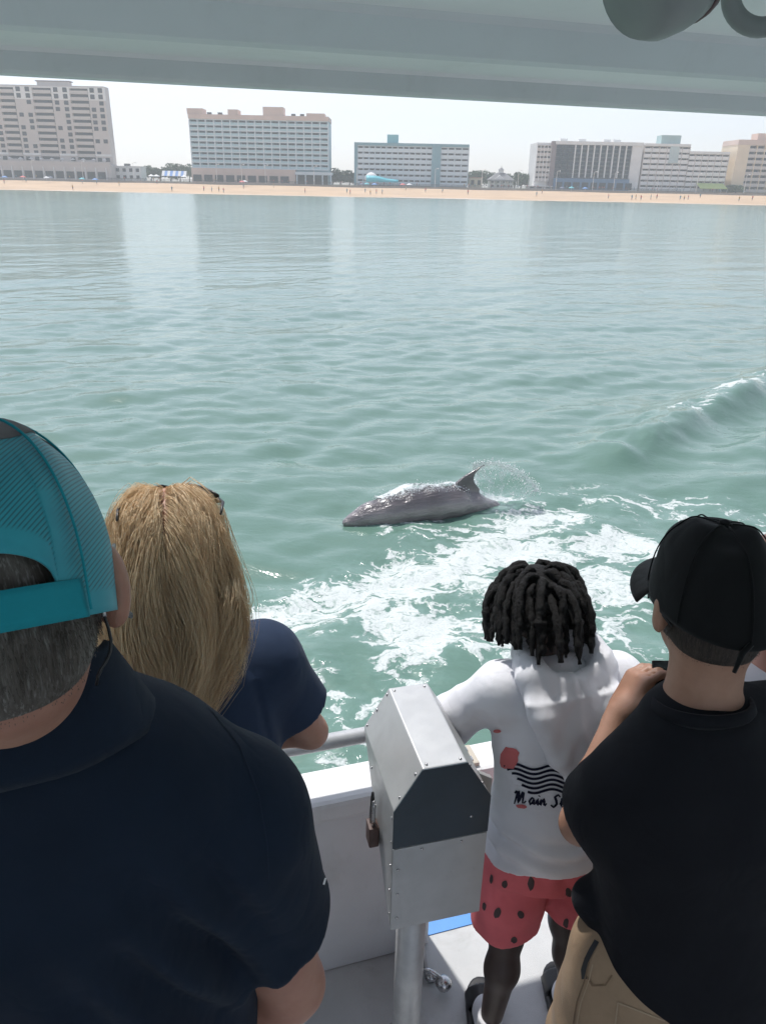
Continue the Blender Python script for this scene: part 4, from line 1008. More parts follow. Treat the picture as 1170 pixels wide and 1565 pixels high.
# ------------------------------------------------------------------ people: distance-field figures
from mathutils.bvhtree import BVHTree
UPV = V(0, 0, 1)
def heading(deg):
    a = math.radians(deg); return V(math.sin(a), math.cos(a), 0), V(math.cos(a), -math.sin(a), 0)     # forward, right
def pitchfr(deg, pitch, roll=0.0):
    f, r = heading(deg); q = math.radians(pitch); f2 = f * math.cos(q) - UPV * math.sin(q); u2 = np.cross(r, f2)
    c_, s_ = math.cos(math.radians(roll)), math.sin(math.radians(roll))
    return np.stack([r * c_ + u2 * s_, f2, u2 * c_ - r * s_])                                         # rows right, forward, up
def head_sdf(p, H, fr, s=1.0):
    R_, F_, U_ = fr
    def q(a, b, c): return H + (R_ * a + F_ * b + U_ * c) * s
    d = ell(p, q(0, -.012, .022), np.array((.077, .097, .092)) * s, fr)
    d = smin(d, ell(p, q(0, .035, -.045), np.array((.058, .062, .078)) * s, fr), .03 * s)
    d = smin(d, ell(p, q(0, -.035, -.04), np.array((.062, .055, .06)) * s, fr), .03 * s)
    d = smin(d, ell(p, q(0, .075, -.10), np.array((.026, .024, .02)) * s, fr), .03 * s)                # chin
    d = smin(d, cone(p, q(0, .088, .0), q(0, .112, -.038), .010 * s, .015 * s), .014 * s)             # nose
    d = smin(d, cone(p, q(-.03, .084, .018), q(.03, .084, .018), .010 * s, .010 * s), .015 * s)       # brow
    d = smin(d, ell(p, q(0, .09, -.068), np.array((.024, .012, .011)) * s, fr), .008 * s)             # lips
    for e in (-1, 1):
        d = smax(d, -ell(p, q(e * .031, .094, -.002), np.array((.017, .012, .012)) * s, fr), .012 * s)
        ea = ell(p, q(e * .083, -.012, -.012), np.array((.013, .024, .036)) * s, pitch_ear(fr, e))
        ea = smax(ea, -ell(p, q(e * .095, .002, -.010), np.array((.012, .015, .024)) * s, pitch_ear(fr, e)), .006 * s)
        d = smin(d, ea, .008 * s)
    return d
def pitch_ear(fr, e):
    R_, F_, U_ = fr; a = math.radians(28) * e
    return np.stack([R_ * math.cos(a) + F_ * math.sin(a), F_ * math.cos(a) - R_ * math.sin(a), U_])
def hand_sdf(p, W, dr, n, th, curl=.5, s=1.0, tcurl=.3):
    """wrist W, pointing dr, palm faces n, thumb on side th"""
    dr = nz(dr); n = nz(n - dr * (n @ dr)); l = nz(th - dr * (th @ dr) - n * (th @ n))
    fr = np.stack([l, dr, n])
    d = rbox(p, W + dr * .048 * s, V(.040, .046, .014) * s, .012 * s, fr)
    d = smin(d, cone(p, W - dr * .02 * s, W + dr * .02 * s, .024 * s, .024 * s), .02 * s)
    for lo_, L in ((.031, .070), (.0105, .078), (-.010, .072), (-.030, .056)):
        a = W + dr * .088 * s + l * lo_ * s; v = dr; pts = [a - dr * .02 * s, a]
        for k, fr_ in enumerate((.45, .30, .25)):
            ang = curl * (0.7, 1.0, .8)[k]; c_, s_ = math.cos(ang), math.sin(ang); v = v * c_ + n * s_; n2 = n * c_ - v * s_ if False else n
            v = nz(v); pts.append(pts[-1] + v * L * fr_ * s)
        d = smin(d, chain(p, pts, [r * s for r in (.0095, .0092, .0086, .008, .0068)], .004), .005)
    b_ = W + dr * .022 * s + l * .028 * s
    v = nz(dr * .75 + l * .65 + n * .25); p1 = b_ + v * .042 * s; v2 = nz(dr * .95 + l * (.25 - tcurl) + n * (.1 + tcurl)); p2 = p1 + v2 * .032 * s; p3 = p2 + nz(v2 + n * tcurl * .6) * .026 * s
    return smin(d, chain(p, [b_, p1, p2, p3], [.015 * s, .0115 * s, .0105 * s, .0085 * s], .005), .012)
def leg_sdf(p, hip, knee, ank, toe, k=1.0):
    d = chain(p, [hip, hip * .5 + knee * .5, knee], [.092 * k, .082 * k, .058 * k], .03)
    cv = knee * .68 + ank * .32 - nz(toe - ank) * .018
    d = smin(d, chain(p, [knee, cv, ank], [.055 * k, .056 * k, .036 * k], .03), .03)
    ank_ = ank - V(0, 0, .035 * k); return smin(d, chain(p, [ank_ - nz(toe - ank) * .03, ank_ * .5 + toe * .5, toe], [.034 * k, .032 * k, .026 * k], .02), .03)
def arm_sdf(p, sh, el, wr, k=1.0):
    d = chain(p, [sh, sh * .5 + el * .5, el], [.056 * k, .050 * k, .040 * k], .02)
    return smin(d, chain(p, [el, el * .65 + wr * .35, wr], [.039 * k, .041 * k, .026 * k], .02), .015)
def make_body(J, k, hs, keys, hands):
    side = J['SR'] - J['SL']
    def f(p):
        d = loft(p, J['PV'], J['NB'], side, keys)
        for s in 'LR':
            d = smin(d, cone(p, J['NB'] - V(0, 0, .02), J['S' + s], .048 * k, .052 * k), .05)
        d = smin(d, cone(p, J['NB'] - V(0, 0, .03), J['H'] - J['fr'][2] * .06 * hs - J['fr'][1] * .02, .062 * k, .056 * hs), .035)
        d = smin(d, head_sdf(p, J['H'], J['fr'], hs), .02)
        for s in 'LR':
            d = smin(d, arm_sdf(p, J['S' + s], J['E' + s], J['W' + s], k), .035)
            W_, dr, n_, th, cu = hands[s]; d = smin(d, hand_sdf(p, J['W' + s], dr, n_, th, cu, k if k > .8 else .8), .012)
            d = smin(d, leg_sdf(p, J['T' + s], J['K' + s], J['A' + s], J['O' + s], k), .04)
        return d
    pts = np.array([v for q, v in J.items() if q != 'fr']); return f, pts.min(0) - .17, pts.max(0) + .17
def core_sdf(p, J, k, keys, fr_):
    """what a shirt must cover: trunk, shoulders, upper arms"""
    d = loft(p, J['PV'], J['NB'], J['SR'] - J['SL'], keys)
    for s in 'LR':
        d = smin(d, cone(p, J['NB'] - V(0, 0, .02), J['S' + s], .048 * k, .052 * k), .05)
        sh, el = J['S' + s], J['E' + s]; en = sh + (el - sh) * fr_
        d = smin(d, smax(chain(p, [sh, sh * .5 + el * .5, el], [.056 * k, .050 * k, .040 * k], .02), plane(p, en, el - sh), .004), .035)
    return np.maximum(d, plane(p, J['NB'] + V(0, 0, .012), V(0, 0, 1)))
def bvh_of(o):
    me = o.data; n = len(me.vertices); co = np.empty(n * 3, np.float32); me.vertices.foreach_get('co', co); co = co.reshape(-1, 3)
    mw = o.matrix_world if o.parent is None else (Matrix.Translation(o.parent.location))
    off = np.array(o.parent.location) if o.parent is not None else np.array(o.location)
    return BVHTree.FromPolygons([Vector(v) for v in (co + off)], [tuple(q.vertices) for q in me.polygons])
def cast(bv, px, py, lift=.0012):
    r = ray(px, py); h = bv.ray_cast(Vector(CAM), Vector(r))
    if h[0] is None: return None
    n = h[1] if h[1].dot(Vector(r)) < 0 else -h[1]
    return np.array(h[0] + n * lift)
def ribbon(name, bv, line, wpx, mat, parent, base, lift=.0012, taper=False):
    """flat print or seam laid on a surface"""
    pts = [np.array(line[0], float)]
    for q in line[1:]:
        q = np.array(q, float); m_ = max(1, int(np.linalg.norm(q - pts[-1]) / 3)); a = pts[-1]
        for k in range(1, m_ + 1): pts.append(a + (q - a) * k / m_)
    vs = []; fs = []
    for i, q in enumerate(pts):
        t_ = pts[min(i+1, len(pts)-1)] - pts[max(i-1, 0)]; t_ = t_ / (np.linalg.norm(t_) + 1e-9); nn_ = np.array((-t_[1], t_[0]))
        wq = wpx * (0.45 + .55 * math.sin(math.pi * (i + .5) / len(pts))) if taper else wpx
        a, b_ = cast(bv, *(q + nn_ * wq / 2), lift), cast(bv, *(q - nn_ * wq / 2), lift)
        if a is None or b_ is None or np.linalg.norm(a - b_) > .03: continue
        vs += [a - base, b_ - base]; n = len(vs)
        if n >= 4 and np.linalg.norm(vs[-2] - vs[-4]) < .03: fs.append((n-4, n-2, n-1, n-3))
    if not fs: return None
    return MB().add(vs, fs).build(name, mat, parent)
def blob(name, bv, poly, mat, parent, base, lift=.0012):
    """filled flat print: fan of rings between centre and outline"""
    P = np.array(poly, float); c_ = P.mean(0); n = len(P); vs = []; fs = []; ok = True
    h = cast(bv, *c_, lift)
    if h is None: return None
    vs.append(h - base)
    for r_ in (.34, .67, 1.0):
        for q in P:
            h = cast(bv, *(c_ + (q - c_) * r_), lift)
            vs.append((h - base) if h is not None and np.linalg.norm(h - base - vs[0]) < .09 else vs[0])
    for k in range(n): fs.append((0, 1 + k, 1 + (k+1) % n))
    for r_ in range(2):
        for k in range(n): fs.append((1 + r_*n + k, 1 + (r_+1)*n + k, 1 + (r_+1)*n + (k+1) % n, 1 + r_*n + (k+1) % n))
    return MB().add(vs, fs).build(name, mat, parent)
def oval(cx_, cy_, rx, ry, rot=0, n=12, j=0.0):
    a = math.radians(rot); g_ = random.Random(int(cx_ * 7 + cy_))
    return [(cx_ + (rx * math.cos(t_) * math.cos(a) - ry * math.sin(t_) * math.sin(a)) * (1 + j * (g_.random() - .5)), cy_ + (rx * math.cos(t_) * math.sin(a) + ry * math.sin(t_) * math.cos(a)) * (1 + j * (g_.random() - .5))) for t_ in [2 * math.pi * k / n for k in range(n)]]
def strands(name, P, r0, r1, mat, parent, base):
    """P (S,K,3) -> one mesh of three-sided tapering hairs"""
    S, K, _ = P.shape
    T = np.gradient(P, axis=1); T /= np.linalg.norm(T, axis=2, keepdims=True) + 1e-9
    A_ = np.cross(T, np.array([.31, .52, .79])); A_ /= np.linalg.norm(A_, axis=2, keepdims=True) + 1e-9; B_ = np.cross(T, A_)
    rr_ = np.linspace(r0, r1, K)[None, :, None]
    ring = np.stack([P + rr_ * (math.cos(a) * A_ + math.sin(a) * B_) for a in (0, 2.094, 4.189)], 2) - base
    ii = np.arange(S * K * 3).reshape(S, K, 3)
    q = np.concatenate([np.stack([ii[:, :-1, j], ii[:, :-1, (j+1) % 3], ii[:, 1:, (j+1) % 3], ii[:, 1:, j]], -1).reshape(-1, 4) for j in range(3)])
    me = np_mesh(name, ring.reshape(-1, 3), q); me.materials.append(mat); return link(name, me, None, parent)
def eyes(o, J, hs, base):
    for e in (-1, 1):
        c_ = J['H'] + (J['fr'][0] * e * .031 + J['fr'][1] * .080 - J['fr'][2] * .002) * hs - base
        mb = MB(); mb.lathe([(.002, -.012), (.008, -.009), (.012, 0), (.008, .009), (.002, .012)], 12, c_); mb.build('eye', m_eye, o, smooth=True)
def fold(p, sc, amp, seed=0.0): 
    q = p * np.asarray(sc, np.float32) + seed
    w_ = vnoise(q * .6 + 9) [:, None] * .8
    a = vnoise(q + w_); return amp * ((1 - np.abs(a) * 2.2) * .6 + .4 * vnoise(q * 2.1 + w_))
def skin(name, c1, c2):
    m, t, b = nmat(name); tc = N(t, 'ShaderNodeTexCoord').outputs['Object']
    n1 = noise(t, tc, 14, 4, .6); n2 = noise(t, tc, 240, 2)
    t.links.new(mixc(t, mapr(t, n1.outputs['Fac'], .3, .7), c1, c2), b.inputs['Base Color']); b.inputs['Roughness'].default_value = .52
    b.inputs['Subsurface Weight'].default_value = .12; b.inputs['Subsurface Radius'].default_value = (.012, .005, .003); b.inputs['Subsurface Scale'].default_value = .6
    t.links.new(bump(t, n2.outputs['Fac'], .25, .0012), b.inputs['Normal']); return m
def cloth(name, c, var=.15, weave=900, rough=.85, sheen=.05):
    m, t, b = nmat(name); tc = N(t, 'ShaderNodeTexCoord').outputs['Object']
    n1 = noise(t, tc, 9, 4, .6); n2 = noise(t, tc, weave, 2); n3 = noise(t, tc, 8, 3, .5, .4); rg = mth(t, 'ABSOLUTE', mth(t, 'SUBTRACT', n3.outputs['Fac'], .5))
    t.links.new(mixc(t, mapr(t, n1.outputs['Fac'], .3, .7), c, tuple(x * (1 - var) for x in c)), b.inputs['Base Color'])
    b.inputs['Roughness'].default_value = rough; b.inputs['Sheen Weight'].default_value = sheen; b.inputs['Sheen Roughness'].default_value = .4; b.inputs['Specular IOR Level'].default_value = .18
    h_ = mth(t, 'ADD', mth(t, 'MULTIPLY', n2.outputs['Fac'], .0006), mth(t, 'MULTIPLY', rg, .014))
    t.links.new(bump(t, h_, .6, 1.0), b.inputs['Normal']); return m
def hairmat(name, c1, c2, c3, scale=60, rough=.45, stretch=(1, 1, .06)):
    m, t, b = nmat(name); tc = N(t, 'ShaderNodeTexCoord').outputs['Object']
    mp = N(t, 'ShaderNodeMapping'); mp.inputs['Scale'].default_value = stretch; t.links.new(tc, mp.inputs['Vector'])
    n1 = noise(t, mp.outputs[0], scale, 4, .7); n2 = noise(t, mp.outputs[0], scale * 5, 2)
    cc = mixc(t, mapr(t, n1.outputs['Fac'], .35, .65), c1, c2); cc = mixc(t, mapr(t, n2.outputs['Fac'], .5, .75), cc, c3)
    t.links.new(cc, b.inputs['Base Color']); b.inputs['Roughness'].default_value = rough; b.inputs['Specular IOR Level'].default_value = .3
    t.links.new(bump(t, n1.outputs['Fac'], .5, .004), b.inputs['Normal']); return m
m_eye = surf('eye_dark', (.03, .02, .015), .2)
def lit_hair(m, f=.45):
    t = m.node_tree; b = t.nodes['Principled BSDF']; o = [n_ for n_ in t.nodes if n_.type == 'OUTPUT_MATERIAL'][0]
    tr = N(t, 'ShaderNodeBsdfTranslucent'); mx = N(t, 'ShaderNodeMixShader'); mx.inputs[0].default_value = f
    t.links.new(b.inputs['Base Color'].links[0].from_socket, tr.inputs['Color']); t.links.new(b.outputs[0], mx.inputs[1]); t.links.new(tr.outputs[0], mx.inputs[2]); t.links.new(mx.outputs[0], o.inputs['Surface']); return m
m_skinA = skin('skin_ruddy', (.40, .21, .15), (.33, .155, .11)); m_skinB = skin('skin_fair', (.46, .26, .19), (.40, .20, .14))
m_skinC = skin('skin_deep', (.050, .030, .024), (.036, .021, .017)); m_skinD = skin('skin_tan', (.37, .205, .14), (.30, .155, .10)); m_skinE = skin('skin_pink', (.50, .26, .20), (.45, .21, .155))
m_navyA = cloth('navy_polo_cloth', (.0078, .0150, .0300)); m_navyB = cloth('navy_tee_cloth', (.026, .042, .082)); m_blackD = cloth('black_tee_cloth', (.0065, .0072, .0105), sheen=.03)
m_whiteC = cloth('white_tee_cloth', (.76, .76, .80), .05); m_coral = cloth('coral_shorts_cloth', (.74, .165, .185), .15, 700); m_khaki = cloth('khaki_cloth', (.34, .24, .155), .18, 600)
m_dkp = cloth('dark_shorts_cloth', (.03, .032, .04)); m_sock = cloth('white_sock', (.62, .62, .64), .06)
def mirror_hands(dr, n, thl, thr, cu): return {'L': (None, dr, n, thl, cu), 'R': (None, dr, n, thr, cu)}

# ================= A: man in navy polo and teal mesh cap
F_, R_ = heading(-17); k = 1.08; hs = 1.12
bA = V(-.362, .60, DZ)
def pA(r, f, h): return bA + R_ * r + F_ * f + V(0, 0, h)
JA = dict(H=at_r(-6, 898, .745), fr=pitchfr(-20, 20, 2), NB=pA(0.0, -.005, 1.622), PV=pA(0, .0, 1.0), SL=pA(-.20, -.01, 1.435), SR=pA(.20, -.01, 1.435), EL=pA(-.27, -.03, 1.11), ER=pA(.262, -.005, 1.115),
    WL=pA(-.2, .17, 1.02), WR=pA(.17, .02, .955), TL=pA(-.1, 0, .95), TR=pA(.1, 0, .95), KL=pA(-.11, .02, .50), KR=pA(.11, .02, .50), AL=pA(-.12, -.02, .09), AR=pA(.12, -.02, .09), OL=pA(-.15, .16, .035), OR=pA(.15, .16, .035))
kA = [(0, .185, .13, 0), (.25, .19, .145, .02), (.55, .185, .13, .01), (.8, .185, .115, 0), (.93, .14, .09, 0), (1.0, .085, .075, 0)]
fA, lo, hi = make_body(JA, k, hs, kA, {'L': (0, F_ * .8 + R_ * .4 - UPV * .3, R_, UPV + F_ * .2, .6), 'R': (0, -UPV + F_ * .25 - R_ * .2, -R_, F_, .45)})
man = sdf_obj('person', fA, lo, hi, .0055, m_skinA, bA)
tag(man, 'person in dark navy polo shirt and teal mesh-back cap, seen from behind', 'person'); eyes(man, JA, hs, bA)
shB = JA['SR']; elB = JA['ER']; shl = JA['SL']; ell_ = JA['EL']
def shirtA(p):
    d = loft(p, JA['PV'] - V(0, 0, .16), JA['NB'] + V(0, 0, .02), R_, [(0, .205, .165, .02), (.3, .212, .18, .03), (.55, .20, .17, .02), (.76, .195, .15, 0), (.88, .175, .122, -.005), (.955, .115, .095, -.008), (1.0, .08, .08, 0)], 2.3)
    for s, e in ((shB, elB), (shl, ell_)):
        en = s + (e - s) * .60
        d = smin(d, smax(chain(p, [s + V(0, 0, -.01), s * .5 + en * .5, en + (e - s) * .1], [.080, .080, .082], .02), plane(p, en, (e - s) + R_ * (.09 if s is shB else -.09)), .006), .022)
        d = smin(d, cone(p, JA['NB'] - V(0, 0, .005) - F_ * .01, s + V(0, 0, -.004), .076, .078), .06)
    d = smin(d, core_sdf(p, JA, 1.08, kA, 0.56) - .009, .02)
    d = d - fold(p - bA.astype(np.float32), (5.5, 5.5, 4.0), .0075, 3.0)
    # drag folds from the shoulder blade to the armhole
    q = p - shB.astype(np.float32); u = q @ R_.astype(np.float32); z = q[:, 2]
    wv_ = np.exp(-((u + .06) / .10) ** 2 - ((z + .10) / .15) ** 2); d = d - .011 * wv_ * np.sin((u * .92 + z * .40) * 118)
    sm_ = q @ nz(R_ + UPV * -.15).astype(np.float32)
    return smax(d, -plane(p, JA['PV'] - V(0, 0, .15), UPV), .008)
poloA = sdf_obj('polo_shirt', shirtA, bA + V(-.52, -.35, .8), bA + V(.52, .4, 1.72), .006, m_navyA, bA, man)
bvA = bvh_of(poloA)
# turned-down collar
mb = MB(); ring = []
for zz, rad in ((.062, .082), (.068, .086), (.065, .092), (-.012, .124), (-.024, .127), (-.020, .116), (.045, .086)): ring.append((zz, rad))
n_ = 48; vs = []; fs = []
cc_ = JA['NB'] + F_ * .0 + V(0, 0, -.004)
for i, (zz, rad) in enumerate(ring):
    for j in range(n_):
        a = 2 * math.pi * j / n_; fr_ = math.cos(a); open_ = max(0, fr_) ** 6
        vs.append(cc_ + R_ * rad * 1.10 * math.sin(a) + F_ * rad * .98 * math.cos(a) + UPV * (zz - .035 * fr_ * (fr_ > 0) - .034 * fr_ - open_ * .02 + .0012 * math.sin(a * 9)) - bA)
for i in range(len(ring)):
    for j in range(n_): fs.append((i*n_ + j, i*n_ + (j+1) % n_, ((i+1) % len(ring))*n_ + (j+1) % n_, ((i+1) % len(ring))*n_ + j))
mb.add(vs, fs); mb.build('collar', m_navyA, poloA, smooth=True)
sdf_obj('trousers', lambda p: np.minimum(loft(p, JA['PV'] - V(0, 0, .1), JA['PV'] + V(0, 0, .02), R_, [(0, .19, .145, .0), (1, .186, .14, .005)]), np.minimum(chain(p, [JA['TL'], JA['KL'], JA['AL']], [.115, .085, .075]), chain(p, [JA['TR'], JA['KR'], JA['AR']], [.115, .085, .075]))), bA + V(-.35, -.3, .02), bA + V(.35, .35, 1.1), .014, m_dkp, bA, man)
for s in 'LR':
    o_, a_ = JA['O' + s], JA['A' + s]; sdf_obj('shoe', lambda p: smax(smin(chain(p, [a_ - V(0, 0, .045) - nz(o_ - a_) * .03, a_ * .5 + o_ * .5 - V(0, 0, .01), o_ + V(0, 0, .012)], [.048, .048, .042]), cone(p, a_ - V(0, 0, .05), a_, .05, .05), .02), -plane(p, bA + V(0, 0, .001), UPV), .004), a_ - V(.2, .2, .1), a_ + V(.25, .3, .12), .01, m_blk, bA, man)
ribbon('sleeve_mark', bvA, [(493, 1318), (496, 1330), (496, 1342), (493, 1352)], 3.0, m_canvas, poloA, bA)
m_nseam = cloth('navy_seam', (.013, .022, .040))
ribbon('armhole_seam', bvA, [(322, 1085), (366, 1140), (395, 1215), (408, 1290), (410, 1345)], 1.8, m_nseam, poloA, bA)
# hair under the cap
m_hairA = hairmat('grey_brown_hair', (.060, .048, .040), (.11, .095, .085), (.20, .185, .175), 90)
HA, fA_ = JA['H'], JA['fr']
def scalpA(p):
    d = head_sdf0(p, HA, fA_, hs) - .003
    d = smax(d, -plane(p, HA + fA_[1] * .03 * hs, fA_[1] * -1) * 1, .004)
    return smax(d, -plane(p, HA - fA_[2] * .078 * hs, fA_[2] + fA_[1] * -.35), .006)
def head_sdf0(p, H, fr, s):
    R1, F1, U1 = fr
    d = ell(p, H + (F1 * -.012 + U1 * .022) * s, np.array((.077, .097, .092)) * s, fr)
    d = smin(d, ell(p, H + (F1 * .035 - U1 * .045) * s, np.array((.058, .062, .078)) * s, fr), .03 * s)
    return smin(d, ell(p, H + (F1 * -.035 - U1 * .04) * s, np.array((.062, .055, .06)) * s, fr), .03 * s)
hairA = sdf_obj('hair', scalpA, HA - .16, HA + .16, .004, m_hairA, bA, man)
def surface_pts(o, n, g, cond):
    me = o.data; co = np.empty(len(me.vertices) * 3, np.float32); me.vertices.foreach_get('co', co); co = co.reshape(-1, 3)
    no = np.empty(len(me.vertices) * 3, np.float32); me.vertices.foreach_get('normal', no); no = no.reshape(-1, 3)
    ok = np.where(cond(co, no))[0]; i = ok[g.randint(0, len(ok), n)]; return co[i] + g.randn(n, 3) * .0012, no[i]
g = np.random.RandomState(21)
P0, N0 = surface_pts(hairA, 5200, g, lambda c_, n_: ((c_ + bA - HA) @ fA_[1] < .05) & ((c_ + bA - HA) @ fA_[2] < .012))
dn = -fA_[2] * 1.0 + g.randn(len(P0), 3) * .12; L_ = g.uniform(.005, .010, (len(P0), 1)) * np.clip(((P0 + bA - HA) @ fA_[2] + .088 + .35 * ((P0 + bA - HA) @ -fA_[1] - .09)) / .05, .12, 1)[:, None]
Ps = np.stack([P0 + (N0 * .30 + dn * u_ + N0 * -.10 * u_) * L_ * u_ * 1.3 for u_ in np.linspace(0, 1, 4)], 1)
strands('hair_strands', Ps + bA, .00042, .00018, m_hairA, hairA, bA)
# cap
m_teal2, t, b = nmat('teal_mesh_cloth'); tc = N(t, 'ShaderNodeTexCoord').outputs['Object']
mp = N(t, 'ShaderNodeMapping'); mp.inputs['Rotation'].default_value = (math.radians(0), math.radians(-38), 0); t.links.new(tc, mp.inputs['Vector'])
sp_ = N(t, 'ShaderNodeSeparateXYZ'); t.links.new(mp.outputs[0], sp_.inputs[0])
sn = mth(t, 'SINE', mth(t, 'MULTIPLY', sp_.outputs['X'], 2 * math.pi / .0030)); n1 = noise(t, tc, 20, 3)
att = N(t, 'ShaderNodeAttribute', attribute_name='solid').outputs['Fac']
msk = mth(t, 'MULTIPLY', mapr(t, sn, -.1, .8), mth(t, 'SUBTRACT', 1.0, att, clamp=True))
c0_ = mixc(t, mapr(t, n1.outputs['Fac'], .3, .7), (.018, .30, .37), (.015, .25, .32))
t.links.new(mixc(t, mth(t, 'MULTIPLY', msk, .62), c0_, (.012, .06, .075)), b.inputs['Base Color']); b.inputs['Roughness'].default_value = .6; b.inputs['Sheen Weight'].default_value = .2
t.links.new(bump(t, mth(t, 'MULTIPLY', msk, -1.0), .4, .0008), b.inputs['Normal'])
m_capg = cloth('grey_cap_cloth', (.17, .16, .165)); m_teals = cloth('teal_trim_cloth', (.016, .27, .335))
cC = HA + fA_[2] * .014 * hs - fA_[1] * .014
def cap_pt(phi, v, off=0.0, rad=(.0995, .1245, .141)):
    """phi 0 = front, v 0 = rim .. 1 = button"""
    el_ = -.32 + (math.pi / 2 + .32) * v; sq = math.cos(max(el_, 0)) ** .82 if el_ > 0 else 1.0
    x = math.sin(phi) * (rad[0] + off) * sq; y = math.cos(phi) * (rad[1] + off) * sq; z = math.sin(el_) ** 1 * (rad[2] + off) if el_ > 0 else el_ * .125
    tilt = -.16 * y
    return cC + fA_[0] * x + fA_[1] * y + fA_[2] * (z + tilt * (1 - v) - .012) - bA
def cap_patch(name, p0, p1, vlow, vhigh, mat, parent, off=0.0, n=64, rows=20, solid=None):
    vs = []; fs = []; sv = []
    for i in range(rows + 1):
        for j in range(n + 1):
            ph = p0 + (p1 - p0) * j / n; a, b_ = vlow(ph), vhigh(ph); v = a + (b_ - a) * i / rows
            vs.append(cap_pt(ph, v, off + .0018 * math.sin(ph * 7 + v * 9) * (v < .9))); sv.append(solid(ph, v) if solid else 0.0)
    for i in range(rows):
        for j in range(n): fs.append((i*(n+1)+j, i*(n+1)+j+1, (i+1)*(n+1)+j+1, (i+1)*(n+1)+j))
    me = np_mesh(name, np.array(vs), np.array(fs)); a_ = me.attributes.new('solid', 'FLOAT', 'POINT'); a_.data.foreach_set('value', np.array(sv, np.float32))
    me.materials.append(mat); o = link(name, me, None, parent); s_ = o.modifiers.new('thick', 'SOLIDIFY'); s_.thickness = .002; s_.offset = 1; return o
capA = empty('trucker_cap', (0, 0, 0)); capA.parent = man
PI = math.pi; OW = .66
def arch(ph):
    a = abs(ph - PI) / OW
    return .13 + .13 * math.sqrt(max(0, 1 - a ** 2.2)) if a < 1 else 0.0
def solidA(ph, v):
    a = abs(ph - PI) / OW; e = v - arch(ph); s = 0.0
    if a < 1.35 and (a >= 1 or e < .09): s = max(s, 1 - max(0, (a - 1.1) / .25)) if v < .45 else s
    if v < .10: s = 1.0
    return s
cap_patch('mesh_panel', 1.25, 2 * PI - 1.25, arch, lambda ph: 1.0, m_teal2, capA, n=150, rows=40, solid=solidA)
cap_patch('crown_top', 1.25, 2 * PI - 1.25, lambda ph: .74 + .06 * math.cos(ph), lambda ph: .998, m_capg, capA, off=.0014, n=80, rows=8)
cap_patch('front_panel', -1.27, 1.27, lambda ph: 0.0, lambda ph: .995, m_capg, capA, off=.0012, n=60, rows=26)
cap_patch('back_strap', PI - OW - .22, PI + OW + .22, lambda ph: -.005, lambda ph: .135, m_teals, capA, off=.0025, n=40, rows=4)
mb = MB()                                            # top seams of the mesh panels
for ph in (1.27, 2.25, PI, 2 * PI - 2.25, 2 * PI - 1.27):
    pts = [cap_pt(ph, v, .0035) for v in np.linspace(.40 if ph in (PI,) else .02, .97, 22)]; mb.tube(pts, .0012, 6)
mb.build('seam', m_teals, capA, smooth=True)
mb = MB(); mb.lathe([(.001, 0), (.007, .001), (.006, .004), (.001, .006)], 12, cap_pt(0, 1.0, .003)); mb.build('button', m_capg, capA, smooth=True)
vs = []; fs = []                                     # curved brim
for i in range(9):
    for j in range(25):
        a = -1.15 + 2.3 * j / 24; u = i / 8; b0_ = cap_pt(a, .02, .001); out = fA_[1] * math.cos(a * .55) + fA_[0] * math.sin(a * .55)
        vs.append(b0_ + out * .072 * u * math.cos(a * 1.2) ** .6 - fA_[2] * (.006 + .02 * u * (1 - math.cos(a))) )
for i in range(8):
    for j in range(24): fs.append((i*25+j, i*25+j+1, (i+1)*25+j+1, (i+1)*25+j))
o = MB().add(vs, fs).build('brim', m_capg, capA, smooth=True); o.modifiers.new('thick', 'SOLIDIFY').thickness = .003
# glasses cord hanging from the right ear
bvM = bvh_of(man)
cpts = [at_r(px, py, r_) - bA for px, py, r_ in ((152, 905, .705), (156, 925, .70), (160, 942, .70), (166, 960, .70), (170, 978, .70), (169, 995, .70), (163, 1010, .70), (155, 1022, .70), (150, 1034, .705), (148, 1046, .715))]
mb = MB(); mb.tube(cpts, .0014, 8); mb.build('glasses_cord', m_blk, man, smooth=True)
mb = MB(); mb.tube([cpts[1], cpts[2]], .0024, 8); mb.build('cord_bead', m_steel, man, smooth=True)
mb = MB(); mb.tube([HA + (fA_[0] * .088 + fA_[1] * u_ - fA_[2] * v_) * hs - bA for u_, v_ in ((.10, -.01), (.03, -.008), (-.005, .004), (-.025, .022))], .0022, 8); mb.build('glasses_arm', m_blk, man, smooth=True)

# ================= B: blonde woman
F_, R_ = heading(-22); k = .90; hs = .96
bB = V(-.365, 1.16, DZ)
def pB(r, f, h): return bB + R_ * r + F_ * f + V(0, 0, h)
HB = at_r(258, 838, 1.40)
JB = dict(H=HB, fr=pitchfr(-12, 14, 0), NB=pB(.0, .04, 1.285), PV=pB(.0, -.04, .90), SL=pB(-.155, .04, 1.225), SR=pB(.160, .04, 1.225), EL=pB(-.25, .14, .98), ER=pB(.262, .07, .995),
    WL=pB(-.10, .30, .94), WR=pB(.06, .20, .96), TL=pB(-.085, -.04, .86), TR=pB(.085, -.04, .86), KL=pB(-.09, -.02, .46), KR=pB(.09, -.02, .46), AL=pB(-.09, -.05, .085), AR=pB(.09, -.05, .085), OL=pB(-.11, .11, .03), OR=pB(.11, .11, .03))
kB = [(0, .165, .125, 0), (.3, .14, .105, .01), (.6, .15, .115, .01), (.85, .14, .095, 0), (1.0, .07, .06, 0)]
fB, lo, hi = make_body(JB, k, hs, kB, {'L': (0, R_ * .9 + F_ * .3, -UPV, F_, .5), 'R': (0, -R_ * .9 + F_ * .3, -UPV, F_, .5)})
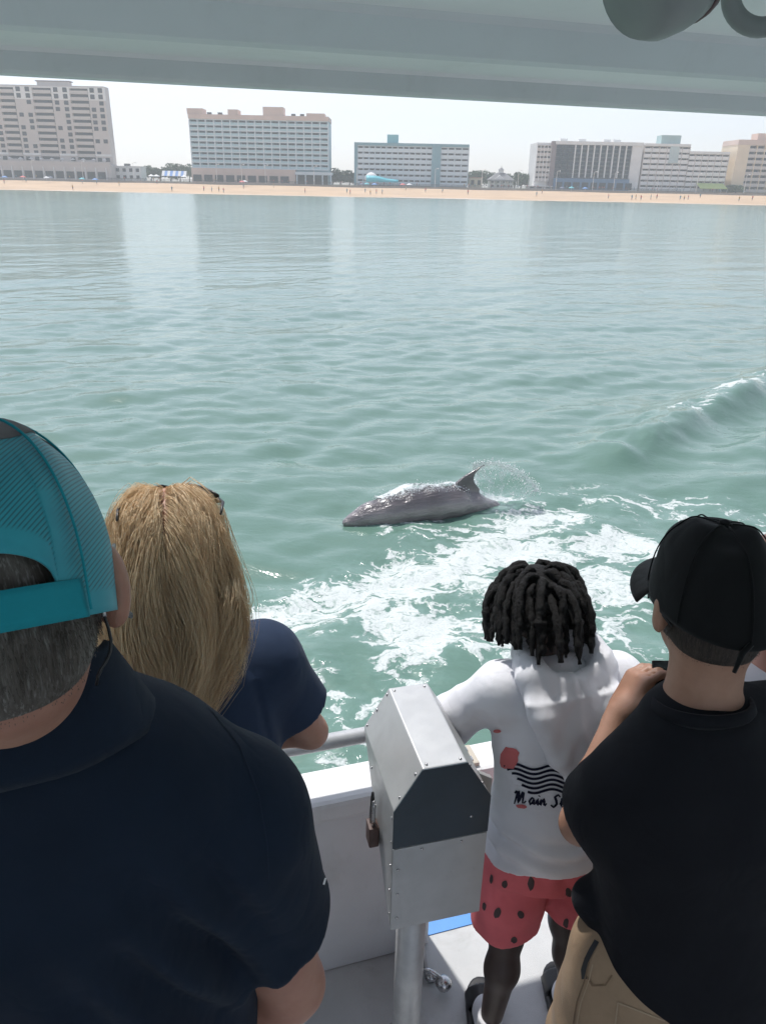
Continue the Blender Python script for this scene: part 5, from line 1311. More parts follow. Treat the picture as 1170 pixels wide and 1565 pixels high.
wom = sdf_obj('person', fB, lo, hi, .006, m_skinB, bB); tag(wom, 'person with long blonde hair and navy t-shirt leaning at the rail', 'person'); eyes(wom, JB, hs, bB)
def shirtB(p):
    d = loft(p, JB['PV'] - V(0, 0, .12), JB['NB'] + V(0, 0, .01), R_, [(0, .185, .15, 0), (.35, .17, .135, 0), (.6, .172, .14, 0), (.84, .165, .115, 0), (.94, .12, .085, 0), (1.0, .08, .07, 0)], 2.3)
    for s, e in ((JB['SR'], JB['ER']), (JB['SL'], JB['EL'])):
        en = s + (e - s) * .62
        d = smin(d, smax(chain(p, [s, en + (e - s) * .12], [.068, .076], .02), plane(p, en, e - s), .005), .04)
        d = smin(d, cone(p, JB['NB'] - V(0, 0, .01), s, .06, .066), .05)
    d = smin(d, core_sdf(p, JB, 0.9, kB, 0.58) - .009, .02)
    d = d - fold(p - bB.astype(np.float32), (9, 9, 5), .0042, 5.0)
    q = p - JB['SR'].astype(np.float32); u = q @ R_.astype(np.float32); z = q[:, 2]
    d = d + .004 * np.exp(-((u + .035 + z * .12) / .007) ** 2) * (z < .02) * (z > -.16)
    return smax(d, -plane(p, JB['PV'] - V(0, 0, .11), UPV), .006)
teeB = sdf_obj('t_shirt', shirtB, bB + V(-.45, -.3, .7), bB + V(.45, .35, 1.45), .006, m_navyB, bB, wom)
sdf_obj('shorts', lambda p: np.minimum(loft(p, JB['PV'] - V(0, 0, .1), JB['PV'] + V(0, 0, .0), R_, [(0, .166, .125, .0), (1, .160, .12, .0)]), np.minimum(cone(p, JB['TL'], JB['KL'] + V(0, 0, .12), .092, .088), cone(p, JB['TR'], JB['KR'] + V(0, 0, .12), .092, .088))), bB + V(-.3, -.28, .4), bB + V(.3, .25, 1.02), .012, m_dkp, bB, wom)
for s in 'LR':
    o_, a_ = JB['O' + s], JB['A' + s]; sdf_obj('shoe', lambda p: smax(smin(chain(p, [a_ - V(0, 0, .04) - nz(o_ - a_) * .03, a_ * .5 + o_ * .5 - V(0, 0, .01), o_ + V(0, 0, .01)], [.042, .042, .036]), cone(p, a_ - V(0, 0, .05), a_ - V(0, 0, .02), .044, .044), .02), -plane(p, bB + V(0, 0, .001), UPV), .004), a_ - V(.2, .2, .1), a_ + V(.25, .3, .12), .01, m_canvas, bB, wom)
m_blond = hairmat('blonde_hair', (1.0, .80, .54), (.80, .57, .34), (1.0, .90, .72), 110, .40); lit_hair(m_blond, .22)
fB_ = JB['fr']
def hairmassB(p):
    d = ell(p, HB + (fB_[1] * -.012 + fB_[2] * .022) * hs, np.array((.086, .104, .098)) * hs, fB_)
    d = smax(d, plane(p, HB + fB_[1] * .035, fB_[1] + fB_[2] * -.35), .02)
    a = HB - fB_[1] * .05 + V(0, 0, .0)
    d2 = loft(p, a + V(0, 0, .03) + R_ * .0, pB(.015, -.095, 1.26), R_, [(0, .085, .06, 0), (.35, .092, .055, 0), (.7, .062, .04, 0), (1, .03, .018, 0)], 2.0)
    return smin(d, d2, .04) + .014 - fold(p - bB.astype(np.float32), (40, 40, 6), .004, 1.0)
hairB = sdf_obj('hair', hairmassB, HB - V(.18, .2, .38), HB + V(.18, .16, .15), .005, m_blond, bB, wom)
# strands: fall from a centre parting over the skull and down the back
g = np.random.RandomState(8); S = 9600; K = 20
th = g.uniform(-1, 1, S); az = g.uniform(-2.35, 2.35, S)                  # azimuth around the back (0 = straight back)
elv = np.arcsin(np.clip(g.uniform(.05, 1, S), 0, 1))
rx, ry, rz = .087 * hs, .105 * hs, .099 * hs; hc = HB + (fB_[1] * -.012 + fB_[2] * .022) * hs
dirs = np.stack([np.sin(az) * np.cos(elv), -np.cos(az) * np.cos(elv), np.sin(elv)], 1)
pos = dirs * np.array([rx, ry, rz])                                        # local (right, fwd, up)
keep = pos[:, 1] < .055; pos = pos[keep]; S = len(pos)
clump = np.round(az[keep] * 11 + g.randn(S) * .6) ; cph = (clump * 12.9898) % 6.28
sidev = np.where(pos[:, 0] >= .004, 1.0, -1.0); v = np.stack([sidev * .6 * np.clip(pos[:, 2] / rz, 0, 1) ** 1.5, -np.abs(g.randn(S)) * .1 - .55, np.full(S, .05)], 1)
path = [pos.copy()]; Ltot = g.uniform(.27, .43, S) * np.where(np.abs(az[keep]) > 1.7, .92, 1.0); ds = (Ltot / K)[:, None]
grav = np.array([0, -.08, -1.0]); off = .002 + np.abs(g.randn(S)) * .0055 + (g.rand(S) < .05) * g.rand(S) * .02
for i in range(K - 1):
    v = v * .62 + grav * .38 + np.stack([.12 * np.sin(cph + i * .34), .06 * np.cos(cph * 1.7 + i * .36), np.zeros(S)], 1) + g.randn(S, 3) * .032
    if i > K * .42: v[:, 0] -= (pos[:, 0] + .012) * (0.8 + 6.0 * (i / K - .42))
    else: v[:, 0] += .02 * np.sign(pos[:, 0])
    v /= np.linalg.norm(v, axis=1)[:, None]; pos = pos + v * ds
    q = pos / (np.array([rx, ry, rz]) + off[:, None]); m_ = np.linalg.norm(q, axis=1); ins = (m_ < 1)
    pos[ins] = (q[ins] / m_[ins][:, None]) * (np.array([rx, ry, rz]) + off[ins][:, None])
    lowz = pos[:, 2] < -.06                                                # lie behind neck and shoulders
    yb = -.072 - .045 * np.clip((-pos[:, 2] - .06) / .14, 0, 1) - off * 2.0
    pos[:, 1] = np.where(lowz & (np.abs(pos[:, 0]) < .12), np.minimum(pos[:, 1], yb + .25 * np.maximum(0, np.abs(pos[:, 0]) - .06)), pos[:, 1])
    path.append(pos.copy())
Pl = np.stack(path, 1)
Pw = hc + Pl[..., 0:1] * fB_[0] + Pl[..., 1:2] * (fB_[1] * V(1, 1, 0) / np.linalg.norm(fB_[1][:2])) + Pl[..., 2:3] * UPV
strands('hair_strands', Pw, .00042, .00015, m_blond, hairB, bB)
m_lens = surf('sunglass_lens', (.008, .008, .01), .08)
def sgl(name, HH, fr, hs_, up_, fw_, parent, base, mat_f):
    sg_ = empty(name, (0, 0, 0)); sg_.parent = parent
    pts = [HH + (fr[0] * x + fr[1] * (fw_ - 9.5 * x * x) + fr[2] * (up_ - 1.2 * x * x)) * hs_ - base for x in np.linspace(-.082, .082, 15)]
    vs = []; fs = []
    for i, q in enumerate(pts):
        x = -.082 + .164 * i / 14; hh_ = .020 * (1 - (abs(x) / .095) ** 3) * (1 - .75 * math.exp(-(x / .012) ** 2))
        vs += [q + (fr[2] * hh_ * .8 + fr[1] * .002) * hs_, q - (fr[2] * hh_ * 1.1) * hs_]
        if i: fs.append((2*i-2, 2*i, 2*i+1, 2*i-1))
    o = MB().add(vs, fs).build('lens', m_lens, sg_, smooth=True); o.modifiers.new('thick', 'SOLIDIFY').thickness = .002
    mb = MB(); mb.tube([v_ for v_ in vs[0::2]], .0022, 8); mb.build('frame', mat_f, sg_, smooth=True)
    for e, q in ((-1, pts[0]), (1, pts[-1])):
        mb = MB(); mb.tube([q, q - fr[1] * .05 * hs_ + fr[0] * e * .008, q - fr[1] * .10 * hs_ + fr[0] * e * .004 - fr[2] * .012], [.0032, .003, .002], 8); mb.build('temple', mat_f, sg_, smooth=True)
    return sg_
sgl('sunglasses', HB + fB_[0] * .014, fB_, hs, .096, .062, wom, bB, m_blk)

# ================= C: child with locs, white hooded tee, coral shorts
F_, R_ = heading(-14); k = .70; hs = .90
bC = V(.408, 1.335, DZ)
def pC(r, f, h): return bC + R_ * r + F_ * f + V(0, 0, h)
HC = at_r(818, 936, 1.76)
JC = dict(H=HC, fr=pitchfr(-6, 22, 0), NB=pC(.0, .06, 1.12), PV=pC(-.005, .0, .725), SL=pC(-.13, .065, 1.085), SR=pC(.14, .045, 1.09), EL=pC(-.215, .16, .93), ER=pC(.19, .19, .92),
    WL=pC(-.15, .30, .86), WR=pC(.10, .32, .86), TL=pC(-.062, .0, .69), TR=pC(.062, .0, .69), KL=pC(-.078, .0, .38), KR=pC(.085, .0, .38), AL=pC(-.115, -.035, .075), AR=pC(.12, -.04, .075), OL=pC(-.085, .085, .022), OR=pC(.145, .08, .022))
kC = [(0, .115, .085, 0), (.3, .105, .075, 0), (.65, .115, .08, 0), (.88, .105, .065, 0), (1.0, .05, .045, 0)]
fC, lo, hi = make_body(JC, k, hs, kC, {'L': (0, R_ * .9 + F_ * .3, -UPV, F_, .4), 'R': (0, -R_ * .9 + F_ * .4, -UPV, F_, .4)})
boy = sdf_obj('person', fC, lo, hi, .0045, m_skinC, bC); tag(boy, 'child with dark locs, white hooded t-shirt and coral shorts beside the console', 'person'); eyes(boy, JC, hs, bC)
def shirtC(p):
    d = loft(p, JC['PV'] - V(0, 0, .04), JC['NB'] + V(0, 0, .01), R_, [(0, .158, .128, -.005), (.12, .152, .122, -.004), (.35, .132, .10, 0), (.62, .140, .104, 0), (.84, .13, .09, 0), (.94, .095, .07, 0), (1.0, .062, .055, 0)], 2.3)
    for s, e, w_ in ((JC['SR'], JC['ER'], 1.0), (JC['SL'], JC['EL'], .98)):
        en = s + (e - s) * w_
        d = smin(d, smax(chain(p, [s, en + (e - s) * .12], [.056, .058], .02), plane(p, en, e - s), .005), .03)
        d = smin(d, cone(p, JC['NB'] - V(0, 0, .01), s, .048, .054), .04)
    q0 = p - bC.astype(np.float32)
    d = d - fold(q0, (11, 11, 7), .0065, 2.0)
    # horizontal bunching above the hem, long drapes higher up
    zz = q0[:, 2]; u = q0 @ R_.astype(np.float32)
    d = d - .0065 * np.exp(-((zz - .75) / .045) ** 2) * np.sin(zz * 150 + u * 16 + 1.8 * vnoise(q0 * 8)) - .003 * np.exp(-((zz - .95) / .14) ** 2) * np.sin(u * 62 + zz * 9 + 2 * vnoise(q0 * 5 + 3))
    return smax(d, -plane(p, JC['PV'] - V(0, 0, .03), UPV + F_ * .05 - R_ * .05), .004)
teeC = sdf_obj('t_shirt', shirtC, bC + V(-.34, -.22, .6), bC + V(.34, .4, 1.25), .0042, m_whiteC, bC, boy)
nb_ = JC['NB']
def hoodC(p):
    q0 = p - bC.astype(np.float32)
    # collar roll round the neck and a limp pouch down the back
    c_ = nb_ + V(0, 0, .012) - F_ * .005; q = p - c_.astype(np.float32); x = q @ R_.astype(np.float32); y = q @ F_.astype(np.float32); z = q[:, 2]
    zc = .012 + .02 * y / .07 + .018 * np.abs(x) / .08
    rad = np.sqrt((x / 1.12) ** 2 + y ** 2); tor = np.sqrt((rad - .072) ** 2 + ((z - zc) / 1.5) ** 2) - .021
    def hp(r_, f_, u_): return nb_ + R_ * r_ + F_ * f_ + UPV * u_
    ed = 1e9
    for e in (-1, 1):
        roll = chain(p, [hp(e * .075, .03, .035), hp(e * .092, -.045, .025), hp(e * .080, -.105, -.035), hp(e * .048 + .006, -.134, -.125), hp(.010, -.142, -.215)], [.020, .023, .021, .019, .014], .012)
        ed = np.minimum(ed, roll) if e == -1 else smin(ed, roll, .02)
    mem = loft(p, hp(0, -.098, .0), hp(.010, -.132, -.215), R_, [(0, .080, .010, 0), (.35, .072, .018, 0), (.7, .045, .018, 0), (1, .012, .01, 0)], 2.0)
    d = smin(smin(ed, mem, .022), tor, .03)
    d = d - .0035 * np.sin(np.abs(x) * 70 + z * 55 + 1.5 * vnoise(q0 * 14)) * np.exp(-(x / .05) ** 2) - fold(q0, (20, 20, 9), .0045, 6.0)
    return d
hoodo = sdf_obj('hood', hoodC, nb_ + V(-.18, -.22, -.27), nb_ + V(.18, .14, .10), .0038, m_whiteC, bC, teeC)
def shortsC(p):
    hip = loft(p, JC['PV'] - V(0, 0, .10), JC['PV'] + V(0, 0, .05), R_, [(0, .138, .112, -.004), (.6, .130, .105, -.004), (1, .118, .092, 0)], 2.4)
    d = hip
    for s, e in (('L', -1), ('R', 1)):
        a, b_ = JC['T' + s] + R_ * e * .008, JC['K' + s] + R_ * e * .012
        en = a + (b_ - a) * .80
        lg_ = smax(chain(p, [a, a + (b_ - a) * .5, en + (b_ - a) * .2], [.080, .083, .086], .02), plane(p, en, (b_ - a) + R_ * e * -.08), .004)
        d = smin(d, lg_, .022)
    q0 = p - bC.astype(np.float32); zz = q0[:, 2]; u = q0 @ R_.astype(np.float32)
    d = d - fold(q0, (12, 12, 8), .0045, 4.0) - .003 * np.exp(-((zz - .69) / .035) ** 2) * np.sin(u * 130)
    # crease under the seat
    cr = np.exp(-((zz - .545 - .05 * np.abs(u)) / .016) ** 2) * ((q0 @ F_.astype(np.float32)) < 0) * np.exp(-((u - .06) / .07) ** 2)
    return d + .008 * cr
shoC = sdf_obj('shorts', shortsC, bC + V(-.26, -.22, .3), bC + V(.28, .22, .80), .0045, m_coral, bC, boy)
bvS = bvh_of(shoC); m_spot = cloth('grey_spot_print', (.085, .062, .062))
for cx_, cy_, rx_, ry_, ro in ((811, 1350, 5, 11, 0), (869, 1367, 6, 11, -12), (882, 1384, 5, 6, 0), (771, 1351, 4.5, 6, 10), (751, 1343, 2.5, 7, 5), (760, 1395, 5, 8, 15), (795, 1397, 5, 6, -20), (839, 1399, 4, 6, 0), (864, 1411, 4, 9, 10), (785, 1436, 5, 5, 0), (844, 1452, 5, 7, 0), (740, 1385, 3, 6, 0), (893, 1432, 4, 8, 8)):
    blob('spot_print', bvS, oval(cx_, cy_, rx_, ry_, ro, 14, .25), m_spot, shoC, bC, .0015)
# print on the back of the tee
bvT = bvh_of(teeC); m_ink = cloth('navy_ink', (.012, .014, .035)); m_pnk = cloth('coral_ink', (.62, .17, .17))
for r_ in range(6):
    x0_, x1_ = ((770, 775, 782, 790, 797, 806)[r_], 905)
    ln = [(x, 1173 + r_ * 7.2 + (x - 840) * .045 + 3.6 * math.sin((x - 800) / 9.3)) for x in range(x0_, x1_, 3)]
    ribbon('wave_print', bvT, ln, 3.8, m_ink, teeC, bC, .0016)
for poly in (oval(778, 1158, 15, 17, 20, 16, .3), oval(864, 1166, 13, 12, -10, 16, .2), oval(893, 1165, 8, 13, 15, 14, .3), oval(884, 1138, 14, 5, -12, 14, .2), oval(905, 1090, 4, 12, 25, 12, .2), oval(760, 1117, 6, 3, 0, 10), oval(893, 1085, 3, 11, -20, 10, .2), oval(797, 1232, 9, 3.5, 5, 12, .3)):
    blob('flamingo_print', bvT, poly, m_pnk, teeC, bC, .0018)
GL = {  # cursive strokes, unit height 1, (advance, strokes)
 'M': (1.15, [[(0, -.05), (.12, .9), (.2, 1.0), (.3, .1), (.55, .95), (.62, .9), (.68, .1), (.82, .12), (.95, .3)], [(-.12, .8), (0, .95), (.12, .9)]]),
 'a': (.62, [[(.45, .5), (.25, .58), (.08, .3), (.2, .05), (.4, .25), (.46, .5), (.44, .12), (.55, .08), (.66, .25)]]),
 'i': (.34, [[(0, .2), (.16, .52), (.14, .15), (.22, .06), (.36, .25)], [(.2, .74), (.24, .8)]]),
 'n': (.62, [[(0, .3), (.1, .52), (.1, .05), (.14, .3), (.34, .55), (.4, .4), (.4, .12), (.5, .06), (.62, .25)]]),
 'S': (.78, [[(.72, .85), (.5, 1.02), (.25, .82), (.42, .55), (.52, .28), (.3, .0), (.02, .15)]]),
 't': (.42, [[(.0, .25), (.25, .98), (.14, .2), (.24, .05), (.4, .25)], [(.0, .68), (.4, .72)]]),
 'r': (.46, [[(0, .25), (.12, .58), (.26, .5), (.22, .12), (.32, .06), (.46, .25)]]),
 'e': (.46, [[(.05, .25), (.3, .42), (.24, .56), (.08, .36), (.16, .06), (.32, .08), (.46, .25)]]), ' ': (.35, [])}
def script(text, x, y, sz, slope, wpx, bv, mat, parent, base):
    for ch in text:
        adv, sts = GL[ch]
        for st in sts:
            ribbon('letter_print', bv, [(x + u_ * sz * .92 + v_ * sz * .18, y + (x + u_ * sz - 785) * slope - v_ * sz) for u_, v_ in st], wpx, mat, parent, base, .0017, True)
        x += adv * sz * .92
script('Main Street', 786, 1227, 19, .10, 4.2, bvT, m_ink, teeC, bC)
for st in ([(896, 1111), (902, 1099), (909, 1110)], [(898, 1107), (907, 1106)]): ribbon('letter_print', bvT, st, 3.0, m_ink, teeC, bC, .0018)
for st in ([(890, 1108), (893, 1111), (895, 1105)],): ribbon('letter_print', bvT, st, 2.6, m_ink, teeC, bC, .0018)
# socks and slides
for s in 'LR':
    a_, o_ = JC['A' + s], JC['O' + s]; fd = nz(o_ - a_ - UPV * ((o_ - a_)[2]))
    def sock(p): return smax(smin(chain(p, [a_ + V(0, 0, .055), a_], [.031, .032]), chain(p, [a_ - V(0, 0, .028) - fd * .02, a_ * .5 + o_ * .5 - V(0, 0, .004), o_], [.032, .031, .025]), .02), plane(p, a_ + V(0, 0, .05), UPV), .003) - .0015
    sdf_obj('sock', sock, a_ - V(.12, .12, .09), a_ + V(.14, .2, .08), .005, m_sock, bC, boy)
    c_ = (a_ + o_) / 2; c_ = V(c_[0], c_[1], DZ + .0125) + fd * .0
    frs = np.stack([np.cross(fd, UPV), fd, UPV])
    def slide(p):
        q = (p - c_.astype(np.float32)) @ frs.T.astype(np.float32); w_ = .042 + .006 * np.sin((q[:, 1] + .12) * 12)
        base_ = np.maximum(np.sqrt((q[:, 0] / w_) ** 2 + (np.abs(q[:, 1]) / .118) ** 4) * .04 - .04, np.abs(q[:, 2]) - .0115)
        st_ = np.maximum(np.abs(np.sqrt(q[:, 0] ** 2 + (q[:, 2] - .0) ** 2) - .045) - .004, np.maximum(np.abs(q[:, 1] - .045) - .028, -q[:, 2]))
        return np.minimum(base_, st_)
    sdf_obj('slide_sandal', slide, c_ - V(.15, .15, .02), c_ + V(.15, .15, .08), .0045, m_blk, bC, boy)
# locs
m_loc = hairmat('black_locs', (.006, .0055, .0055), (.011, .010, .010), (.018, .016, .015), 160, .75, (1, 1, 1)); fC_ = JC['fr']
for n_b in m_loc.node_tree.nodes:
    if n_b.type == 'BUMP': n_b.inputs['Distance'].default_value = .012; n_b.inputs['Strength'].default_value = .9
hcC = HC + (fC_[1] * -.012 + fC_[2] * .022) * hs; rc = np.array((.079, .099, .094)) * hs
scC = sdf_obj('hair', lambda p: smax(ell(p, hcC, rc + .006, fC_) - fold(p, (60, 60, 60), .003), plane(p, HC + fC_[1] * .05 - fC_[2] * .02, fC_[1] * .8 - fC_[2] * .75), .01), HC - .14, HC + .15, .005, m_loc, bC, boy)
g = np.random.RandomState(4); FZ = []
golden = 2.39996
for i in range(128):
    z_ = 1 - 1.15 * (i + .5) / 128; ph = i * golden; rr_ = math.sqrt(max(0, 1 - z_ * z_)); d0 = np.array([rr_ * math.sin(ph), rr_ * math.cos(ph), z_])
    if d0[1] > .75 and z_ < .4: continue
    if z_ > .95: continue
    if z_ < -.05 and d0[1] > .1: continue
    P_ = [d0 * rc]; L_ = (.115 + .05 * g.rand()) * (1.02 if z_ > .3 else .60); n_ = 18
    v = d0 * .28 + np.array([0, -.20, -.05]) + g.randn(3) * .10; v[0] += .45 * np.sign(d0[0]) * max(z_, 0); v /= np.linalg.norm(v)
    for j in range(n_):
        w_ = j / n_
        v = v * .78 + np.array([.0, -.05, -1.0]) * (.17 + .22 * w_) + g.randn(3) * .05; v /= np.linalg.norm(v)
        q = P_[-1] + v * L_ / n_; e = q / (rc + .006 + .016 * (i % 5) / 4); m_ = np.linalg.norm(e)
        if m_ < 1: q = q / m_
        P_.append(q)
    if max(q[2] for q in P_) > rc[2] + .012 or max(abs(q[0]) for q in P_) > .125: continue
    Pw_ = [hcC + fC_[0] * q[0] + fC_[1] * q[1] + fC_[2] * q[2] - bC for q in P_]
    r_ = .0066 + .0052 * g.rand() ** 1.5
    for q_ in range(48):
        j = g.randint(2, n_); a0_ = Pw_[j] + (Pw_[min(j+1, n_)] - Pw_[j]) * g.rand(); dv = g.randn(3); dv /= np.linalg.norm(dv); a0_ = a0_ + dv * r_ * .8; d2_ = g.randn(3) * .6 + dv * .8
        L2 = g.uniform(.004, .011); FZ.append([a0_, a0_ + dv * L2 * .45, a0_ + dv * L2 * .6 + d2_ * L2 * .35, a0_ + dv * L2 * .55 + d2_ * L2 * .7])
    mb = MB(); mb.tube(Pw_, [r_ * (.85 + .13 * math.sin(j * 1.3 + i) + .09 * g.randn()) * (1 if j < n_ - 1 else .6) for j in range(n_ + 1)], 10); va_ = np.array(mb.v); nv_ = vnoise(va_ * 210 + i)[:, None]; mb.v = [tuple(q) for q in va_ + nv_ * g.randn(len(va_), 3) * .0004 + (va_ - np.repeat(np.array(Pw_), 10, 0)) * nv_ * .28]; mb.build('loc', m_loc, scC, smooth=True)

strands('loc_fuzz', np.array(FZ) + bC, .00022, .00012, m_loc, scC, bC)

# ================= D: person in black cap and tee holding a phone
F_, R_ = heading(-12); k = .93; hs = 1.0
bD = V(.515, .985, DZ)
def pD(r, f, h): return bD + R_ * r + F_ * f + V(0, 0, h)
HD = at_r(1084, 918, 1.31)
JD = dict(H=HD, fr=pitchfr(-3, 8, 0), NB=pD(.0, .0, 1.325), PV=pD(.055, -.04, .84), SL=pD(-.102, .0, 1.185), SR=pD(.160, .0, 1.275), EL=pD(-.120, .095, 1.02), ER=pD(.25, .10, 1.08),
    WL=at_r(946, 1092, 1.56), WR=at_r(1115, 1105, 1.56), TL=pD(-.035, -.04, .80), TR=pD(.14, -.04, .80), KL=pD(-.045, 0, .44), KR=pD(.15, 0, .44), AL=pD(-.05, -.03, .085), AR=pD(.16, -.03, .085), OL=pD(-.07, .13, .03), OR=pD(.20, .13, .03))
kD = [(0, .16, .115, 0), (.3, .15, .105, 0), (.6, .16, .11, 0), (.85, .155, .095, 0), (1.0, .07, .06, 0)]
dL = nz(at_r(985, 1022, 1.56) - JD['WL']); camr = RR
fD, lo, hi = make_body(JD, k, hs, kD, {'L': (0, dL, camr + FW * .25, -FW * .9 + UU * .2, .85), 'R': (0, nz(at_r(1085, 1045, 1.5) - JD['WR']), -camr, -FW, .8)})
per = sdf_obj('person', fD, lo, hi, .0042, m_skinD, bD); tag(per, 'person in black cap, black t-shirt and khaki shorts holding up a phone', 'person'); eyes(per, JD, hs, bD)
def shirtD(p):
    d = loft(p, JD['PV'] - V(0, 0, .06), JD['NB'] + V(0, 0, .012), R_, [(0, .172, .155, -.01), (.15, .168, .15, -.01), (.4, .160, .138, 0), (.65, .158, .13, 0), (.80, .14, .11, 0), (.90, .10, .088, 0), (.96, .078, .074, 0), (1.0, .07, .066, 0)], 2.3)
    for s, e in ((JD['SR'], JD['ER']), (JD['SL'], JD['EL'])):
        en = s + (e - s) * .58
        d = smin(d, smax(chain(p, [s, s * .5 + en * .5, en + (e - s) * .14], [.064, .072, .080], .02), plane(p, en, (e - s) + (R_ * .06 if s is JD['SR'] else -R_ * .06)), .005), .04)
        d = smin(d, cone(p, JD['NB'] - V(0, 0, .006), s + V(0, 0, .0), .054, .062), .04)
    q0 = p - bD.astype(np.float32); zz = q0[:, 2]; u = q0 @ R_.astype(np.float32)
    d = smin(d, core_sdf(p, JD, 0.93, kD, 0.54) - .009, .02)
    d = d - fold(q0, (7, 7, 4), .0065, 7.0)
    d = smin(d, ell(p, pD(-.115, .03, .90), (.035, .04, .03)), .03)
    d = d - .003 * np.exp(-((zz - 1.15) / .2) ** 2) * np.sin(u * 48 + zz * 20 + 2 * vnoise(q0 * 6))
    return smax(d, -plane(p, JD['PV'] - V(0, 0, .055), UPV + R_ * .05), .006)
teeD = sdf_obj('t_shirt', shirtD, bD + V(-.5, -.4, .68), bD + V(.5, .45, 1.5), .0055, m_blackD, bD, per)
mb = MB(); vs = []; fs = []                                            # ribbed neckband
for i, (rad, zz) in enumerate(((.070, .0), (.074, .012), (.068, .026), (.062, .024), (.066, .004))):
    for j in range(40):
        a = 2 * math.pi * j / 40; vs.append(JD['NB'] + R_ * rad * 1.12 * math.sin(a) + F_ * rad * math.cos(a) + UPV * (zz - .020 * math.cos(a) + .008) - bD)
for i in range(5):
    for j in range(40): fs.append((i*40 + j, i*40 + (j+1) % 40, ((i+1) % 5)*40 + (j+1) % 40, ((i+1) % 5)*40 + j))
mb.add(vs, fs); mb.build('neckband', m_blackD, teeD, smooth=True)
def shortsD(p):
    d = loft(p, JD['PV'] - V(0, 0, .14), JD['PV'] + V(0, 0, .05), R_, [(0, .178, .15, -.012), (.6, .168, .148, -.015), (1, .15, .125, -.005)], 2.4)
    for s, e in (('L', -1), ('R', 1)):
        a, b_ = JD['T' + s] + R_ * e * .01, JD['K' + s] + R_ * e * .012
        d = smin(d, smax(chain(p, [a, b_], [.12, .112], .02), plane(p, a + (b_ - a) * .92, b_ - a), .004), .03)
    q0 = p - bD.astype(np.float32); zz = q0[:, 2]; u = q0 @ R_.astype(np.float32); f_ = q0 @ F_.astype(np.float32)
    d = d - fold(q0, (10, 10, 7), .005, 8.0)
    return d
shoD = sdf_obj('shorts', shortsD, bD + V(-.4, -.35, .4), bD + V(.4, .32, .92), .006, m_khaki, bD, per)
bvD = bvh_of(shoD); m_seam = cloth('khaki_seam', (.20, .135, .085)); m_thr = cloth('khaki_thread', (.42, .32, .22))
ribbon('pocket_opening', bvD, [(912, 1438), (904, 1452), (897, 1466), (892, 1482), (893, 1496)], 8, m_blk, shoD, bD, .0015)
ribbon('seam', bvD, [(897, 1492), (905, 1506), (925, 1505), (935, 1490)], 2.5, m_seam, shoD, bD, .0015)
ribbon('seam', bvD, [(900, 1470), (893, 1500), (882, 1530), (876, 1565)], 2.2, m_seam, shoD, bD, .0015)
ribbon('seam', bvD, [(906, 1474), (899, 1502), (888, 1532), (882, 1565)], 1.6, m_thr, shoD, bD, .0016)
ribbon('pocket_flap', bvD, [(940, 1565), (944, 1532), (960, 1538), (990, 1550), (1015, 1560)], 2.2, m_thr, shoD, bD, .0016)
for s in 'LR':
    o_, a_ = JD['O' + s], JD['A' + s]; sdf_obj('shoe', lambda p: smax(smin(chain(p, [a_ - V(0, 0, .04) - nz(o_ - a_) * .03, a_ * .5 + o_ * .5 - V(0, 0, .01), o_ + V(0, 0, .01)], [.044, .044, .038]), cone(p, a_ - V(0, 0, .05), a_ - V(0, 0, .02), .046, .046), .02), -plane(p, bD + V(0, 0, .001), UPV), .004), a_ - V(.2, .2, .1), a_ + V(.25, .3, .12), .01, m_dkp, bD, per)
m_hairD = hairmat('cropped_dark_hair', (.022, .017, .015), (.045, .034, .028), (.07, .055, .045), 140, .7); fD_ = JD['fr']
def scalpD(p):
    d = head_sdf0(p, HD, fD_, hs) - .0025
    d = smax(d, plane(p, HD + fD_[1] * .03 * hs, fD_[1]), .004)
    return smax(d, -plane(p, HD - fD_[2] * .070 * hs, fD_[2] + fD_[1] * -.1), .006) + 0.0
hairD = sdf_obj('hair', scalpD, HD - .15, HD + .15, .004, m_hairD, bD, per)
g = np.random.RandomState(31)
P0, N0 = surface_pts(hairD, 4200, g, lambda c_, n_: ((c_ + bD - HD) @ fD_[2] < .05) & ((c_ + bD - HD) @ fD_[1] < .05))
low = ((P0 + bD - HD) @ fD_[2] + .085) / .08; L_ = (g.uniform(.002, .006, len(P0)) * np.clip(low, .25, 1.5))[:, None]
Ps = np.stack([P0 + (N0 * .5 - fD_[2] * u_ + g.randn(len(P0), 3) * .1) * L_ * u_ for u_ in np.linspace(0, 1, 3)], 1)
strands('hair_strands', Ps + bD, .0004, .0002, m_hairD, hairD, bD)
m_capk = cloth('black_cap_cloth', (.0065, .0070, .0076), sheen=.08); m_capu = cloth('dark_grey_brim', (.020, .018, .017), sheen=.2)  # brim in a paler, warmer tone than the crown
capD = empty('baseball_cap', (0, 0, 0)); capD.parent = per
cD = HD + fD_[2] * .020 - fD_[1] * .012
def capd_pt(phi, v, off=0.0):
    el_ = (math.pi / 2) * v; sq = math.cos(el_) ** .72
    x = math.sin(phi) * (.094 + off) * sq; y = math.cos(phi) * (.117 + off) * sq; z = math.sin(el_) * (.129 + off) + .010 * (math.cos(phi) > .2) * math.sin(el_ * 2) ** 2 * max(0, math.cos(phi))
    sl = .22 * y * (1 - v)
    crush = -.008 * math.exp(-((v - .8) / .12) ** 2) * math.sin(phi * 2 + .8)
    return cD + fD_[0] * x + fD_[1] * y + fD_[2] * (z + sl + crush - .02) - bD
vs = []; fs = []; n_, rows = 96, 28
for i in range(rows + 1):
    for j in range(n_): vs.append(capd_pt(2 * PI * j / n_, i / rows * .998, .0016 * math.sin(6 * PI * j / n_ + i * .3)))
